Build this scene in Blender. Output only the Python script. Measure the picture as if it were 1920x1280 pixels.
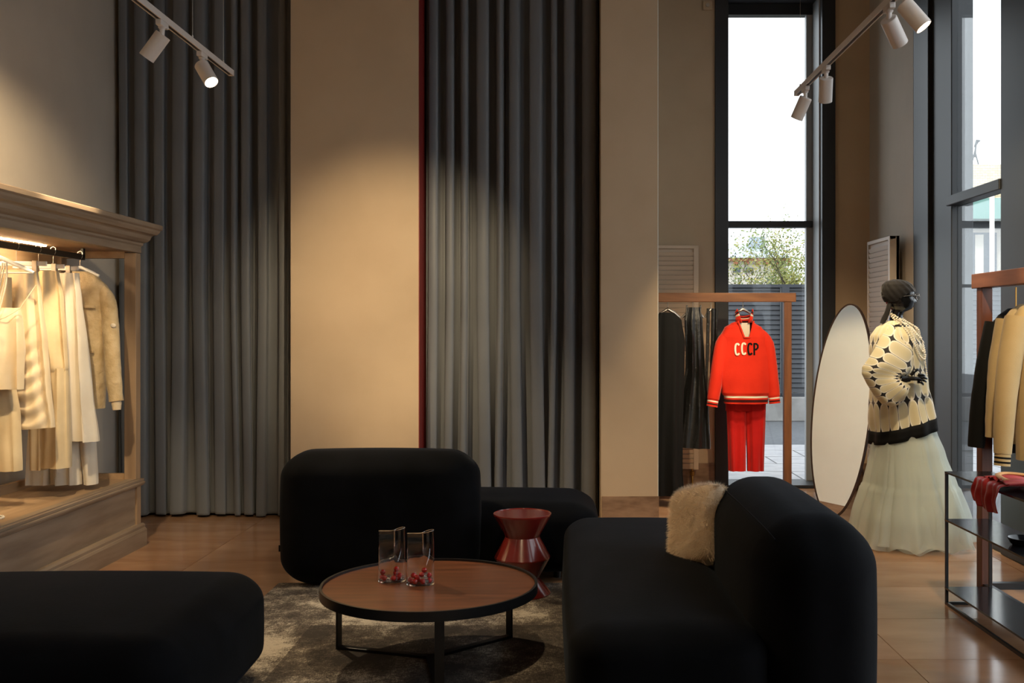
import bpy, math, random
from mathutils import Vector, Matrix, noise
random.seed(7)
for o in list(bpy.data.objects): bpy.data.objects.remove(o)
scene = bpy.context.scene
C = scene.collection
PI = math.pi

# ------------------------------------------------------------------ camera
F, CX, CY, H = 1900.0, 1045.0, 620.0, 1.42          # focal length in px, vanishing point, eye height
cam = bpy.data.objects.new('camera', bpy.data.cameras.new('camera')); C.objects.link(cam)
cam.location = (0, 0, H); cam.rotation_euler = (PI/2, 0, 0)
cam.data.sensor_width = 36; cam.data.lens = F/1920*36
cam.data.shift_x = -(CX-960)/1920; cam.data.shift_y = -(640-CY)/1920
cam.data.clip_start = 0.05; cam.data.clip_end = 300
scene.camera = cam
# ------------------------------------------------------------------ sky, exposure
world = bpy.data.worlds.new('overcast_sky'); scene.world = world; world.use_nodes = True
wn = world.node_tree; bg = wn.nodes['Background']
wtc = wn.nodes.new('ShaderNodeTexCoord'); wno = wn.nodes.new('ShaderNodeTexNoise'); wrp = wn.nodes.new('ShaderNodeValToRGB')
wno.inputs['Scale'].default_value = 1.6; wno.inputs['Detail'].default_value = 4
wrp.color_ramp.elements[0].position = .3; wrp.color_ramp.elements[0].color = (.80, .86, .93, 1)
wrp.color_ramp.elements[1].position = .7; wrp.color_ramp.elements[1].color = (.90, .93, .97, 1)
wn.links.new(wtc.outputs['Generated'], wno.inputs['Vector']); wn.links.new(wno.outputs['Fac'], wrp.inputs['Fac'])
wn.links.new(wrp.outputs['Color'], bg.inputs['Color']); bg.inputs['Strength'].default_value = 1.55
sun = bpy.data.objects.new('sun', bpy.data.lights.new('sun', 'SUN')); C.objects.link(sun)
sun.data.energy = .8; sun.data.angle = .12; sun.data.color = (1, .95, .87)
sun.rotation_euler = Vector((.35,.55,-.75)).to_track_quat('-Z','Y').to_euler()   # over the roof from the left front: reaches the street only
vs = scene.view_settings
vs.view_transform = 'Standard'; vs.look = 'None'; vs.exposure = 1.0; vs.gamma = 1; vs.use_curve_mapping = False
def portal(loc, rot, sx, sy):
    l = bpy.data.lights.new('window_portal', 'AREA'); l.shape = 'RECTANGLE'; l.size = sx; l.size_y = sy
    l.cycles.is_portal = True
    o = bpy.data.objects.new('window_portal', l); C.objects.link(o); o.location = loc; o.rotation_euler = rot
portal((3.06, 6.89, 2.2), (0, PI/2, 0), 4.3, .9)
portal((3.06, 4.4, 2.2), (0, PI/2, 0), 4.3, 2.2)
portal((3.06, 1.5, 2.2), (0, PI/2, 0), 4.3, 2.2)
portal((1.96, 9.6, 2.2), (-PI/2, 0, 0), .86, 4.3)

# ------------------------------------------------------------------ helpers
def P(px, py, Y): return Vector(((px-CX)*Y/F, Y, H-(py-CY)*Y/F))
def XX(px, Y): return (px-CX)*Y/F
def ZZ(py, Y): return H-(py-CY)*Y/F
def srgb(r, g, b):
    f = lambda c: (c/255/12.92) if c/255 <= .04045 else ((c/255+.055)/1.055)**2.4
    return (f(r), f(g), f(b))
class MB:
    def __init__(s): s.v = []; s.f = []; s.uv = {}
    def add(s, vs_, fs):
        b = len(s.v); s.v += [tuple(v) for v in vs_]; s.f += [tuple(i+b for i in f) for f in fs]; return s
    def box(s, x0, x1, y0, y1, z0, z1):
        return s.add([(x0,y0,z0),(x1,y0,z0),(x1,y1,z0),(x0,y1,z0),(x0,y0,z1),(x1,y0,z1),(x1,y1,z1),(x0,y1,z1)],
            [(3,2,1,0),(4,5,6,7),(0,1,5,4),(1,2,6,5),(2,3,7,6),(3,0,4,7)])
    def obox(s, c, ax, ay, az):                       # oriented box: centre and three half-axis vectors
        c = Vector(c); ax, ay, az = Vector(ax), Vector(ay), Vector(az)
        p = [c+ax*i+ay*j+az*k for k in (-1,1) for i, j in ((-1,-1),(1,-1),(1,1),(-1,1))]
        return s.add(p, [(3,2,1,0),(4,5,6,7),(0,1,5,4),(1,2,6,5),(2,3,7,6),(3,0,4,7)])
    def loft(s, rings, cap0=False, cap1=False, closed=True, uvs=None):
        n = len(rings[0]); b = len(s.v)
        for r in rings: s.v += [tuple(p) for p in r]
        m = n if closed else n-1
        for i in range(len(rings)-1):
            for j in range(m):
                f = (b+i*n+j, b+i*n+(j+1) % n, b+(i+1)*n+(j+1) % n, b+(i+1)*n+j)
                if uvs:
                    s.uv[len(s.f)] = (uvs(i, j), uvs(i, j+1), uvs(i+1, j+1), uvs(i+1, j))
                s.f.append(f)
        if cap0: s.f.append(tuple(b+j for j in reversed(range(n))))
        if cap1: s.f.append(tuple(b+(len(rings)-1)*n+j for j in range(n)))
        return s
    def tube(s, pts, r, n=8, caps=True, ry=None):     # r: number or list; round (or elliptic) section swept along pts
        pts = [Vector(p) for p in pts]; rings = []; up = None
        for i, p in enumerate(pts):
            d = (pts[min(i+1, len(pts)-1)]-pts[max(i-1, 0)]).normalized()
            if up is None:
                up = Vector((0,0,1)) if abs(d.z) < .9 else Vector((0,1,0))
            a = d.cross(up)
            if a.length < 1e-5: a = d.cross(Vector((1,0,0)))
            a.normalize(); b_ = a.cross(d).normalized(); up = b_
            rr = r[i] if isinstance(r, (list, tuple)) else r
            r2 = rr if ry is None else (ry[i] if isinstance(ry, (list, tuple)) else ry)
            rings.append([p+a*math.cos(2*PI*k/n)*rr+b_*math.sin(2*PI*k/n)*r2 for k in range(n)])
        return s.loft(rings, caps, caps)
    def lathe(s, prof, c=(0,0,0), n=32, cap0=True, cap1=True):
        c = Vector(c)
        return s.loft([[c+Vector((r*math.cos(2*PI*k/n), r*math.sin(2*PI*k/n), z)) for k in range(n)] for r, z in prof], cap0, cap1)
    def sphere(s, c, r, nu=10, nv=6, sc=(1,1,1)):
        c = Vector(c)
        rings = [[c+Vector((math.sin(t)*math.cos(2*PI*k/nu)*r*sc[0], math.sin(t)*math.sin(2*PI*k/nu)*r*sc[1], -math.cos(t)*r*sc[2])) for k in range(nu)]
                 for t in [PI*(i+.02)/(nv+.04) for i in range(nv+1)]]
        return s.loft(rings, True, True)
    def rbox(s, c, half, r, n=10, bulge=0.0, taper=None):   # soft upholstered block; r per axis
        r = (r, r, r) if isinstance(r, (int, float)) else r
        half = Vector(half); c = Vector(c); idx = {}; b = len(s.v)
        def axis(h, rad):
            k = min(rad/h, .999); e = [1-k*(1-math.sin(PI/2*i/6)) if False else 1-k+k*math.tan(PI/4*i/6) for i in range(7)]
            e = sorted(set(round(x, 6) for x in e)); m = max(2, n)
            mid = [-(1-k)+2*(1-k)*i/m for i in range(1, m)]
            return [-x for x in reversed(e)] + mid + e
        A = [axis(half[i], r[i]) for i in range(3)]
        def vert(p):
            key = tuple(round(x, 5) for x in p)
            if key in idx: return idx[key]
            q = Vector([p[i]*half[i] for i in range(3)])
            inn = Vector([max(-(half[i]-r[i]), min(half[i]-r[i], q[i])) for i in range(3)])
            d = Vector([(q[i]-inn[i])/r[i] for i in range(3)])
            d.normalize(); q2 = inn+Vector([d[i]*r[i] for i in range(3)])
            for i in range(3):
                w_ = (1-min(1,p[(i+1)%3]**2))*(1-min(1,p[(i+2)%3]**2))
                q2[i] += bulge*math.copysign(d[i]*d[i], p[i])*w_
            if taper: q2 = taper(q2)
            idx[key] = len(s.v); s.v.append(tuple(c+q2)); return idx[key]
        for ax in range(3):
            u, w = (ax+1) % 3, (ax+2) % 3
            for sg in (-1, 1):
                for i in range(len(A[u])-1):
                    for j in range(len(A[w])-1):
                        quad = []
                        for a_, b_ in ((i,j),(i+1,j),(i+1,j+1),(i,j+1)):
                            p = [0,0,0]; p[ax] = sg; p[u] = A[u][a_]; p[w] = A[w][b_]
                            quad.append(vert(p))
                        if len(set(quad)) < 3: continue
                        s.f.append(tuple(quad if sg > 0 else reversed(quad)))
        return s
    def xf(s, M):
        s.v = [tuple(M @ Vector(v)) for v in s.v]; return s
    def mesh(s, name, off=(0,0,0), smooth=False, bevel=0):
        off = Vector(off); me = bpy.data.meshes.new(name)
        me.from_pydata([tuple(Vector(v)-off) for v in s.v], [], s.f)
        if s.uv:
            ul = me.uv_layers.new(name='UVMap')
            for pi, uvq in s.uv.items():
                p = me.polygons[pi]
                for k, li in enumerate(p.loop_indices): ul.data[li].uv = uvq[k]
        if smooth:
            me.polygons.foreach_set('use_smooth', [True]*len(me.polygons))
            try: me.set_sharp_from_angle(angle=math.radians(smooth if isinstance(smooth, (int, float)) and smooth is not True else 50))
            except Exception: pass
        me.update(); return me
def tag(o, label=None, cat=None, group=None, kind=None):
    if label: o['label'] = label
    if cat: o['category'] = cat
    if group: o['group'] = group
    if kind: o['kind'] = kind
    return o
def thing(name, label, cat, loc=(0,0,0), group=None):
    o = bpy.data.objects.new(name, None); C.objects.link(o); o.location = loc; o.empty_display_size = .1
    return tag(o, label, cat, group)
def root_loc(p):
    v = Vector((0,0,0))
    while p is not None: v += p.location; p = p.parent
    return v
def part(name, mb, m, parent=None, smooth=False, bevel=0, label=None, kind=None, solid=0, subd=0):
    """ONE mesh object from world coordinates; a child's origin sits at its thing's base."""
    off = root_loc(parent) if parent else Vector((0,0,0))
    me = mb.mesh(name, off, smooth); me.materials.append(m)
    o = bpy.data.objects.new(name, me); C.objects.link(o)
    if parent: o.parent = parent
    if bevel:
        b = o.modifiers.new('bevel', 'BEVEL'); b.width = bevel; b.segments = 2; b.limit_method = 'ANGLE'; b.angle_limit = math.radians(40)
    if solid:
        b = o.modifiers.new('solid', 'SOLIDIFY'); b.thickness = solid; b.offset = 0
    if subd:
        b = o.modifiers.new('subd', 'SUBSURF'); b.levels = subd; b.render_levels = subd
    if label: o['label'] = label
    if kind: o['kind'] = kind
    return o
def single(name, mb, m, label, cat, loc, group=None, **k):        # a thing that is one mesh, origin at loc
    me = mb.mesh(name, loc, k.get('smooth', False)); me.materials.append(m)
    o = bpy.data.objects.new(name, me); C.objects.link(o); o.location = loc
    if k.get('bevel'):
        b = o.modifiers.new('bevel', 'BEVEL'); b.width = k['bevel']; b.segments = 2; b.limit_method = 'ANGLE'
    return tag(o, label, cat, group)
def struct(name, mb, m, parent=None, **k):
    o = part(name, mb, m, parent, **k)
    if parent is None: o['kind'] = 'structure'
    return o
def piece(name, me, parent, loc, rot=None, label=None):           # a repeat that shares mesh data
    o = bpy.data.objects.new(name, me); C.objects.link(o); o.parent = parent; o.location = Vector(loc)-root_loc(parent)
    if rot: o.rotation_euler = rot
    if label: o['label'] = label
    return o
def smoothstep(a, b, x):
    t = max(0, min(1, (x-a)/(b-a))); return t*t*(3-2*t)
def interp(tab, t):                                               # smooth table lookup; rows (t, v1, v2..), t ascending
    if t <= tab[0][0]: return tab[0][1:]
    for a, b in zip(tab, tab[1:]):
        if t <= b[0]:
            u = (t-a[0])/(b[0]-a[0]); u = .5*u+.5*u*u*(3-2*u)
            return [x+(y-x)*u for x, y in zip(a[1:], b[1:])]
    return tab[-1][1:]
def catmull(pts, k=6):
    pts = [Vector(p) for p in pts]; out = []
    for i in range(len(pts)-1):
        p0, p1, p2, p3 = pts[max(i-1,0)], pts[i], pts[i+1], pts[min(i+2,len(pts)-1)]
        for j in range(k):
            t = j/k
            out.append(.5*((2*p1)+(p2-p0)*t+(2*p0-5*p1+4*p2-p3)*t*t+(3*p1-p0-3*p2+p3)*t**3))
    out.append(pts[-1]); return out

# ------------------------------------------------------------------ materials
def mat(name, col, rough=.6, col2=None, nscale=8, stretch=(1,1,1), bump=0, bscale=None, metal=0, spec=.5, sheen=0, sheen_r=.4, detail=5, coords='Object', lo=.35, hi=.65, coat=0, sheen_tint=None):
    m = bpy.data.materials.new(name); m.use_nodes = True; nt = m.node_tree; b = nt.nodes['Principled BSDF']
    col = tuple(col)+(1,)
    b.inputs['Base Color'].default_value = col; b.inputs['Roughness'].default_value = rough
    b.inputs['Metallic'].default_value = metal; b.inputs['Specular IOR Level'].default_value = spec
    b.inputs['Sheen Weight'].default_value = sheen; b.inputs['Sheen Roughness'].default_value = sheen_r
    if sheen_tint: b.inputs['Sheen Tint'].default_value = tuple(sheen_tint)+(1,)
    b.inputs['Coat Weight'].default_value = coat; b.inputs['Coat Roughness'].default_value = .1
    if col2 or bump:
        tc = nt.nodes.new('ShaderNodeTexCoord'); mp = nt.nodes.new('ShaderNodeMapping'); mp.inputs['Scale'].default_value = stretch
        nt.links.new(tc.outputs[coords], mp.inputs['Vector'])
    if col2:
        no = nt.nodes.new('ShaderNodeTexNoise'); no.inputs['Scale'].default_value = nscale; no.inputs['Detail'].default_value = detail
        rp = nt.nodes.new('ShaderNodeValToRGB'); rp.color_ramp.elements[0].position = lo; rp.color_ramp.elements[1].position = hi
        rp.color_ramp.elements[0].color = col; rp.color_ramp.elements[1].color = tuple(col2)+(1,)
        nt.links.new(mp.outputs['Vector'], no.inputs['Vector']); nt.links.new(no.outputs['Fac'], rp.inputs['Fac'])
        nt.links.new(rp.outputs['Color'], b.inputs['Base Color'])
    if bump:
        n2 = nt.nodes.new('ShaderNodeTexNoise'); n2.inputs['Scale'].default_value = bscale or nscale*6; n2.inputs['Detail'].default_value = 3
        bp = nt.nodes.new('ShaderNodeBump'); bp.inputs['Strength'].default_value = bump; bp.inputs['Distance'].default_value = .01
        nt.links.new(mp.outputs['Vector'], n2.inputs['Vector']); nt.links.new(n2.outputs['Fac'], bp.inputs['Height'])
        nt.links.new(bp.outputs['Normal'], b.inputs['Normal'])
    return m
def emis(name, col, s):
    m = bpy.data.materials.new(name); m.use_nodes = True; nt = m.node_tree
    e = nt.nodes.new('ShaderNodeEmission'); e.inputs['Color'].default_value = tuple(col)+(1,); e.inputs['Strength'].default_value = s
    nt.links.new(e.outputs[0], nt.nodes['Material Output'].inputs['Surface']); return m
def glass_thin(name, tint=(1,1,1), refl=1.45):
    m = bpy.data.materials.new(name); m.use_nodes = True; nt = m.node_tree; out = nt.nodes['Material Output']
    tr = nt.nodes.new('ShaderNodeBsdfTransparent'); tr.inputs['Color'].default_value = tuple(tint)+(1,)
    gl = nt.nodes.new('ShaderNodeBsdfGlossy'); gl.inputs['Roughness'].default_value = .02
    lw = nt.nodes.new('ShaderNodeLayerWeight'); lw.inputs['Blend'].default_value = .5
    pw = nt.nodes.new('ShaderNodeMath'); pw.operation = 'POWER'; pw.inputs[1].default_value = 5; nt.links.new(lw.outputs['Facing'], pw.inputs[0])
    fr = nt.nodes.new('ShaderNodeMath'); fr.operation = 'MULTIPLY_ADD'; fr.inputs[1].default_value = .9; fr.inputs[2].default_value = .03; nt.links.new(pw.outputs[0], fr.inputs[0])
    mx = nt.nodes.new('ShaderNodeMixShader')
    nt.links.new(fr.outputs[0], mx.inputs[0]); nt.links.new(tr.outputs[0], mx.inputs[1]); nt.links.new(gl.outputs[0], mx.inputs[2])
    nt.links.new(mx.outputs[0], out.inputs['Surface']); return m
def cloth_mat(name, col, col2=None, rough=.85, trans=0, alpha=0, bump=.15, bscale=300, nscale=6, sheen=.2, spec=.2):
    m = mat(name, col, rough, col2, nscale=nscale, bump=bump, bscale=bscale, sheen=sheen, spec=spec)
    if trans or alpha:
        nt = m.node_tree; b = nt.nodes['Principled BSDF']; out = nt.nodes['Material Output']; cur = b.outputs[0]
        if trans:
            t = nt.nodes.new('ShaderNodeBsdfTranslucent'); t.inputs['Color'].default_value = tuple(col)+(1,)
            mx = nt.nodes.new('ShaderNodeMixShader'); mx.inputs[0].default_value = trans
            nt.links.new(cur, mx.inputs[1]); nt.links.new(t.outputs[0], mx.inputs[2]); cur = mx.outputs[0]
        if alpha:
            t = nt.nodes.new('ShaderNodeBsdfTransparent'); mx = nt.nodes.new('ShaderNodeMixShader'); mx.inputs[0].default_value = alpha
            nt.links.new(cur, mx.inputs[1]); nt.links.new(t.outputs[0], mx.inputs[2]); cur = mx.outputs[0]
        nt.links.new(cur, out.inputs['Surface'])
    return m
M = {}
M['plaster'] = mat('beige plaster', srgb(196,172,142), .75, srgb(190,166,136), nscale=3, bump=.04, bscale=90)
M['plaster_light'] = mat('grey beige plaster', srgb(186,175,160), .75, srgb(180,169,154), nscale=3, bump=.04, bscale=90)
M['plaster_pale'] = mat('pale plaster', srgb(222,222,212), .75, srgb(216,216,206), nscale=3, bump=.04, bscale=90)
M['reveal_red'] = mat('oxide red paint', srgb(122,26,20), .5)
M['ceiling'] = mat('warm white ceiling', srgb(215,208,198), .8)
M['tile'] = mat('brown stone tile', srgb(158,116,84), .15, srgb(188,146,112), nscale=1.6, stretch=(1,3.2,1), spec=.5, detail=8, lo=.3, hi=.7)
M['tile2'] = mat('brown stone tile, paler', srgb(166,126,96), .16, srgb(194,154,122), nscale=1.4, stretch=(1,3.6,1), spec=.5, detail=8, lo=.3, hi=.7)
M['grout'] = mat('pale grout', srgb(190,160,130), .8)
M['skirt_tile'] = mat('brown marble skirting', srgb(120,94,74), .22, srgb(160,130,104), nscale=5, stretch=(1,1,3), detail=9)
M['frame_dark'] = mat('anthracite metal', srgb(40,42,45), .42, spec=.5)
M['frame_mid'] = mat('grey metal reveal', srgb(150,152,152), .45)
M['window_glass'] = glass_thin('window glass', (.96,.98,.98))
M['velvet'] = mat('black velvet', (.0011,.0011,.0014), .9, (.0030,.0031,.0042), nscale=5, stretch=(1,1,1), sheen=.042, sheen_r=.35, spec=.1, bump=.05, bscale=60, sheen_tint=(.6,.75,1))
M['curtain'] = mat('grey satin curtain', srgb(112,115,119), .45, srgb(105,108,112), nscale=2, sheen=.3, spec=.3, bump=.03, bscale=200)
M['oak'] = mat('limed oak', srgb(158,138,116), .55, srgb(134,114,94), nscale=3, stretch=(6,.6,6), detail=8, bump=.08, bscale=12)
M['oak_in'] = mat('limed oak inside', srgb(176,146,112), .55, srgb(158,128,96), nscale=3, stretch=(6,.6,6), detail=8)
M['oak_v'] = mat('limed oak upright', srgb(166,138,108), .55, srgb(144,118,92), nscale=3, stretch=(6,6,.6), detail=8)
M['rack_wood'] = mat('walnut stained beam', srgb(150,98,58), .45, srgb(120,74,42), nscale=4, stretch=(.7,6,6), detail=8)
M['rack_wood_y'] = mat('red brown beam', srgb(150,98,70), .45, srgb(124,76,52), nscale=4, stretch=(6,.7,6), detail=8)
M['rack_wood_v'] = mat('walnut stained post', srgb(138,88,50), .45, srgb(108,66,38), nscale=4, stretch=(6,6,.7), detail=8)
M['rack_wood_v2'] = mat('dark red brown post', srgb(110,62,40), .4, srgb(84,46,30), nscale=4, stretch=(6,6,.7), detail=8)
M['table_wood'] = mat('walnut veneer', srgb(120,72,46), .3, srgb(92,54,34), nscale=3.5, stretch=(.8,7,1), detail=9)
M['black_metal'] = mat('black powder coat', (.008,.008,.009), .35)
M['black_gloss'] = mat('black lacquer sheet', (.012,.012,.014), .16)
M['white_metal'] = mat('white lacquered aluminium', srgb(214,204,196), .4)
M['chrome'] = mat('brushed steel', srgb(190,180,168), .28, metal=1)
M['brass'] = mat('brass', srgb(176,136,72), .3, metal=1)
M['red_lacquer'] = mat('oxblood lacquer', srgb(118,34,28), .22, coat=.5)
M['mirror'] = mat('mirror', (.93,.94,.93), .01, metal=1)
M['bronze'] = mat('dark bronze', srgb(64,48,40), .35, metal=.6)
M['radiator'] = mat('cream radiator enamel', srgb(206,184,158), .45)
M['radiator2'] = mat('pale radiator enamel', srgb(208,194,182), .45)
M['white'] = mat('white plastic', srgb(225,222,216), .4)
M['lens'] = emis('warm lamp lens', (1,.80,.52), 14)
M['led'] = emis('warm led strip', (1,.76,.46), 46)
M['cream'] = cloth_mat('cream cotton', srgb(226,208,176), srgb(214,194,160), trans=.12)
M['cream2'] = cloth_mat('ecru denim', srgb(218,196,156), srgb(204,180,140), bscale=400)
M['satin'] = cloth_mat('champagne satin', srgb(224,204,170), srgb(212,190,154), rough=.42, bump=.06, bscale=60, spec=.4)
M['white_cloth'] = cloth_mat('off white cotton', srgb(236,226,208), srgb(228,216,196), trans=.12)
M['linen'] = cloth_mat('washed ecru linen', srgb(204,182,144), srgb(184,160,120), bump=.9, bscale=32, nscale=14)
M['red_knit'] = cloth_mat('bright red knit', srgb(222,50,26), srgb(212,44,22), bump=.2, bscale=250)
M['red_cloth'] = cloth_mat('red trouser cloth', srgb(196,28,24), srgb(186,24,22))
M['red_satin'] = cloth_mat('crimson satin', srgb(170,22,22), srgb(150,16,18), rough=.4, spec=.5)
M['black_cloth'] = cloth_mat('black cloth', (.004,.004,.004), rough=.8, sheen=.02)
M['black_shiny'] = cloth_mat('shiny black cloth', (.005,.0048,.0045), rough=.38, bump=.35, bscale=40, sheen=.05, spec=.5)
M['dark_red'] = cloth_mat('dark maroon knit', srgb(60,12,14))
M['knit_white'] = cloth_mat('white knit', srgb(236,226,206))
M['pearl'] = mat('pearl', srgb(236,226,206), .2, coat=.4)
M['scarf'] = cloth_mat('charcoal jersey', srgb(27,25,25), rough=.7, bump=.1, bscale=300)
M['mannequin'] = mat('gloss black mannequin', (.006,.006,.0065), .2)
M['tulle'] = cloth_mat('pale tulle', srgb(226,232,224), trans=.45, alpha=.5, bump=0, sheen=.1)
M['tulle_in'] = cloth_mat('pale skirt lining', srgb(196,198,184), trans=.25, bump=0)
M['beige_knit'] = cloth_mat('sand knit', srgb(196,172,128), srgb(186,162,118), bump=.2, bscale=250)
M['fur'] = mat('ivory fur', srgb(224,202,172), .85, sheen=.4)
M['tan'] = cloth_mat('tan leather', srgb(200,152,100), rough=.5)
M['crystal'] = None
def clear_glass(name, col=(1,1,1), ior=1.48):
    m = bpy.data.materials.new(name); m.use_nodes = True; b = m.node_tree.nodes['Principled BSDF']
    b.inputs['Base Color'].default_value = tuple(col)+(1,); b.inputs['Transmission Weight'].default_value = 1
    b.inputs['Roughness'].default_value = .01; b.inputs['IOR'].default_value = ior; return m
M['vase_glass'] = clear_glass('clear blown glass', (1,1,1), 1.45)
M['ball_clear'] = clear_glass('clear glass ball', (.97,.98,1), 1.45)
M['ball_red'] = mat('cherry red glass', srgb(196,22,18), .08, coat=.6)
# rug: distressed weave, worn pale threads over charcoal
def rug_mat():
    m = bpy.data.materials.new('distressed rug'); m.use_nodes = True; nt = m.node_tree; b = nt.nodes['Principled BSDF']; L = nt.links.new
    tc = nt.nodes.new('ShaderNodeTexCoord')
    def noi(scale, st, det=6):
        mp = nt.nodes.new('ShaderNodeMapping'); mp.inputs['Scale'].default_value = st; L(tc.outputs['Object'], mp.inputs['Vector'])
        n = nt.nodes.new('ShaderNodeTexNoise'); n.inputs['Scale'].default_value = scale; n.inputs['Detail'].default_value = det; n.inputs['Roughness'].default_value = .7
        L(mp.outputs[0], n.inputs['Vector']); return n.outputs['Fac']
    def math_(op, a, c):
        n = nt.nodes.new('ShaderNodeMath'); n.operation = op
        for i, v in enumerate((a, c)):
            if isinstance(v, (int, float)): n.inputs[i].default_value = v
            else: L(v, n.inputs[i])
        return n.outputs[0]
    wear = noi(2.2, (1,1,1)); thr = noi(55, (1,4,1), 4); thr2 = noi(55, (4,1,1), 4)
    sep = nt.nodes.new('ShaderNodeSeparateXYZ'); L(tc.outputs['Object'], sep.inputs[0])
    bx = math_('SUBTRACT', math_('ABSOLUTE', sep.outputs[0], 0), .86)            # >0 in the side borders
    by = math_('SUBTRACT', math_('ABSOLUTE', sep.outputs[1], 0), 1.1)
    bord = math_('GREATER_THAN', math_('MAXIMUM', bx, by), 0.0)
    w = math_('ADD', math_('MULTIPLY', math_('ADD', thr, thr2), .5), math_('MULTIPLY', math_('SUBTRACT', wear, .5), 1.5))
    w = math_('ADD', w, math_('MULTIPLY', bord, .10))
    rp = nt.nodes.new('ShaderNodeValToRGB'); e = rp.color_ramp.elements
    e[0].position = .42; e[0].color = srgb(72,67,64)+(1,); e[1].position = .74; e[1].color = srgb(204,194,178)+(1,)
    e2 = rp.color_ramp.elements.new(.58); e2.color = srgb(112,103,94)+(1,)
    L(w, rp.inputs['Fac']); L(rp.outputs[0], b.inputs['Base Color']); b.inputs['Roughness'].default_value = .95; b.inputs['Specular IOR Level'].default_value = .1
    bp = nt.nodes.new('ShaderNodeBump'); bp.inputs['Strength'].default_value = .4; bp.inputs['Distance'].default_value = .004; L(thr, bp.inputs['Height']); L(bp.outputs[0], b.inputs['Normal'])
    return m
M['rug'] = rug_mat()
# mannequin sweater: columns of tall cream ovals with black four-pointed stars between, thin black centre lines
def oval_mat():
    m = bpy.data.materials.new('oval jacquard knit'); m.use_nodes = True; nt = m.node_tree; b = nt.nodes['Principled BSDF']; L = nt.links.new
    uv = nt.nodes.new('ShaderNodeUVMap'); sep = nt.nodes.new('ShaderNodeSeparateXYZ'); L(uv.outputs[0], sep.inputs[0])
    def mt(op, a, c=0.0):
        n = nt.nodes.new('ShaderNodeMath'); n.operation = op
        for i, v in enumerate((a, c)):
            if isinstance(v, (int, float)): n.inputs[i].default_value = v
            else: L(v, n.inputs[i])
        return n.outputs[0]
    fx = mt('SUBTRACT', mt('FRACT', sep.outputs[0]), .5); fy = mt('SUBTRACT', mt('FRACT', sep.outputs[1]), .5)
    ax = mt('MULTIPLY', mt('ABSOLUTE', fx), 1.94); ay = mt('MULTIPLY', mt('ABSOLUTE', fy), 1.96)
    d = mt('ADD', mt('POWER', ax, 2.0), mt('POWER', ay, 3.2))
    rp = nt.nodes.new('ShaderNodeValToRGB'); e = rp.color_ramp.elements
    e[0].position = .0; e[0].color = srgb(206,194,156)+(1,); e[1].position = 1.0; e[1].color = srgb(20,14,12)+(1,)
    for pos, c in ((.62, srgb(212,202,170)), (.74, srgb(232,227,212)), (.985, srgb(230,225,210))):
        x = rp.color_ramp.elements.new(pos); x.color = c+(1,)
    L(d, rp.inputs['Fac'])
    line = mt('LESS_THAN', mt('SUBTRACT', .5, mt('ABSOLUTE', fx)), .018)
    mx = nt.nodes.new('ShaderNodeMixRGB'); L(line, mx.inputs[0]); L(rp.outputs[0], mx.inputs[1]); mx.inputs[2].default_value = srgb(20,14,12)+(1,)
    L(mx.outputs[0], b.inputs['Base Color']); b.inputs['Roughness'].default_value = .8; b.inputs['Sheen Weight'].default_value = .2
    return m
M['oval_knit'] = oval_mat()
M['asphalt'] = mat('grey asphalt', srgb(78,80,84), .9, srgb(90,92,96), nscale=20)
M['paver'] = mat('pale concrete paver', srgb(160,159,160), .8, srgb(144,143,146), nscale=6)
M['concrete'] = mat('rough concrete', srgb(140,139,138), .9, srgb(120,119,117), nscale=4, bump=.2)
M['fence'] = mat('slate grey fence slat', srgb(46,49,55), .55)
M['ext_white'] = mat('pale stucco', srgb(200,192,180), .9, srgb(192,184,172), nscale=2)
M['ext_orange'] = mat('terracotta cornice', srgb(180,120,88), .9)
M['ext_roof'] = mat('grey tin roof', srgb(150,160,170), .5)
M['ext_glass'] = mat('far window glass', srgb(70,76,84), .2)
M['awning'] = mat('sea green awning', srgb(110,150,140), .7)
M['bark'] = mat('bark', srgb(70,60,50), .9, srgb(90,78,64), nscale=10)
M['leaf'] = mat('autumn green leaf', srgb(84,104,44), .7, srgb(150,138,62), nscale=1.6, lo=.4, hi=.66)
def brick_mat():
    m = bpy.data.materials.new('pale far brick'); m.use_nodes = True; nt = m.node_tree; b = nt.nodes['Principled BSDF']
    tc = nt.nodes.new('ShaderNodeTexCoord'); mp = nt.nodes.new('ShaderNodeMapping'); mp.inputs['Rotation'].default_value = (PI/2,0,0)
    br = nt.nodes.new('ShaderNodeTexBrick'); br.inputs['Scale'].default_value = 4.2
    br.inputs['Color1'].default_value = srgb(224,204,170)+(1,); br.inputs['Color2'].default_value = srgb(206,182,146)+(1,); br.inputs['Mortar'].default_value = srgb(160,140,112)+(1,)
    nt.links.new(tc.outputs['Object'], mp.inputs[0]); nt.links.new(mp.outputs[0], br.inputs['Vector']); nt.links.new(br.outputs[0], b.inputs['Base Color']); b.inputs['Roughness'].default_value = .9
    return m
M['brick'] = brick_mat()

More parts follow.
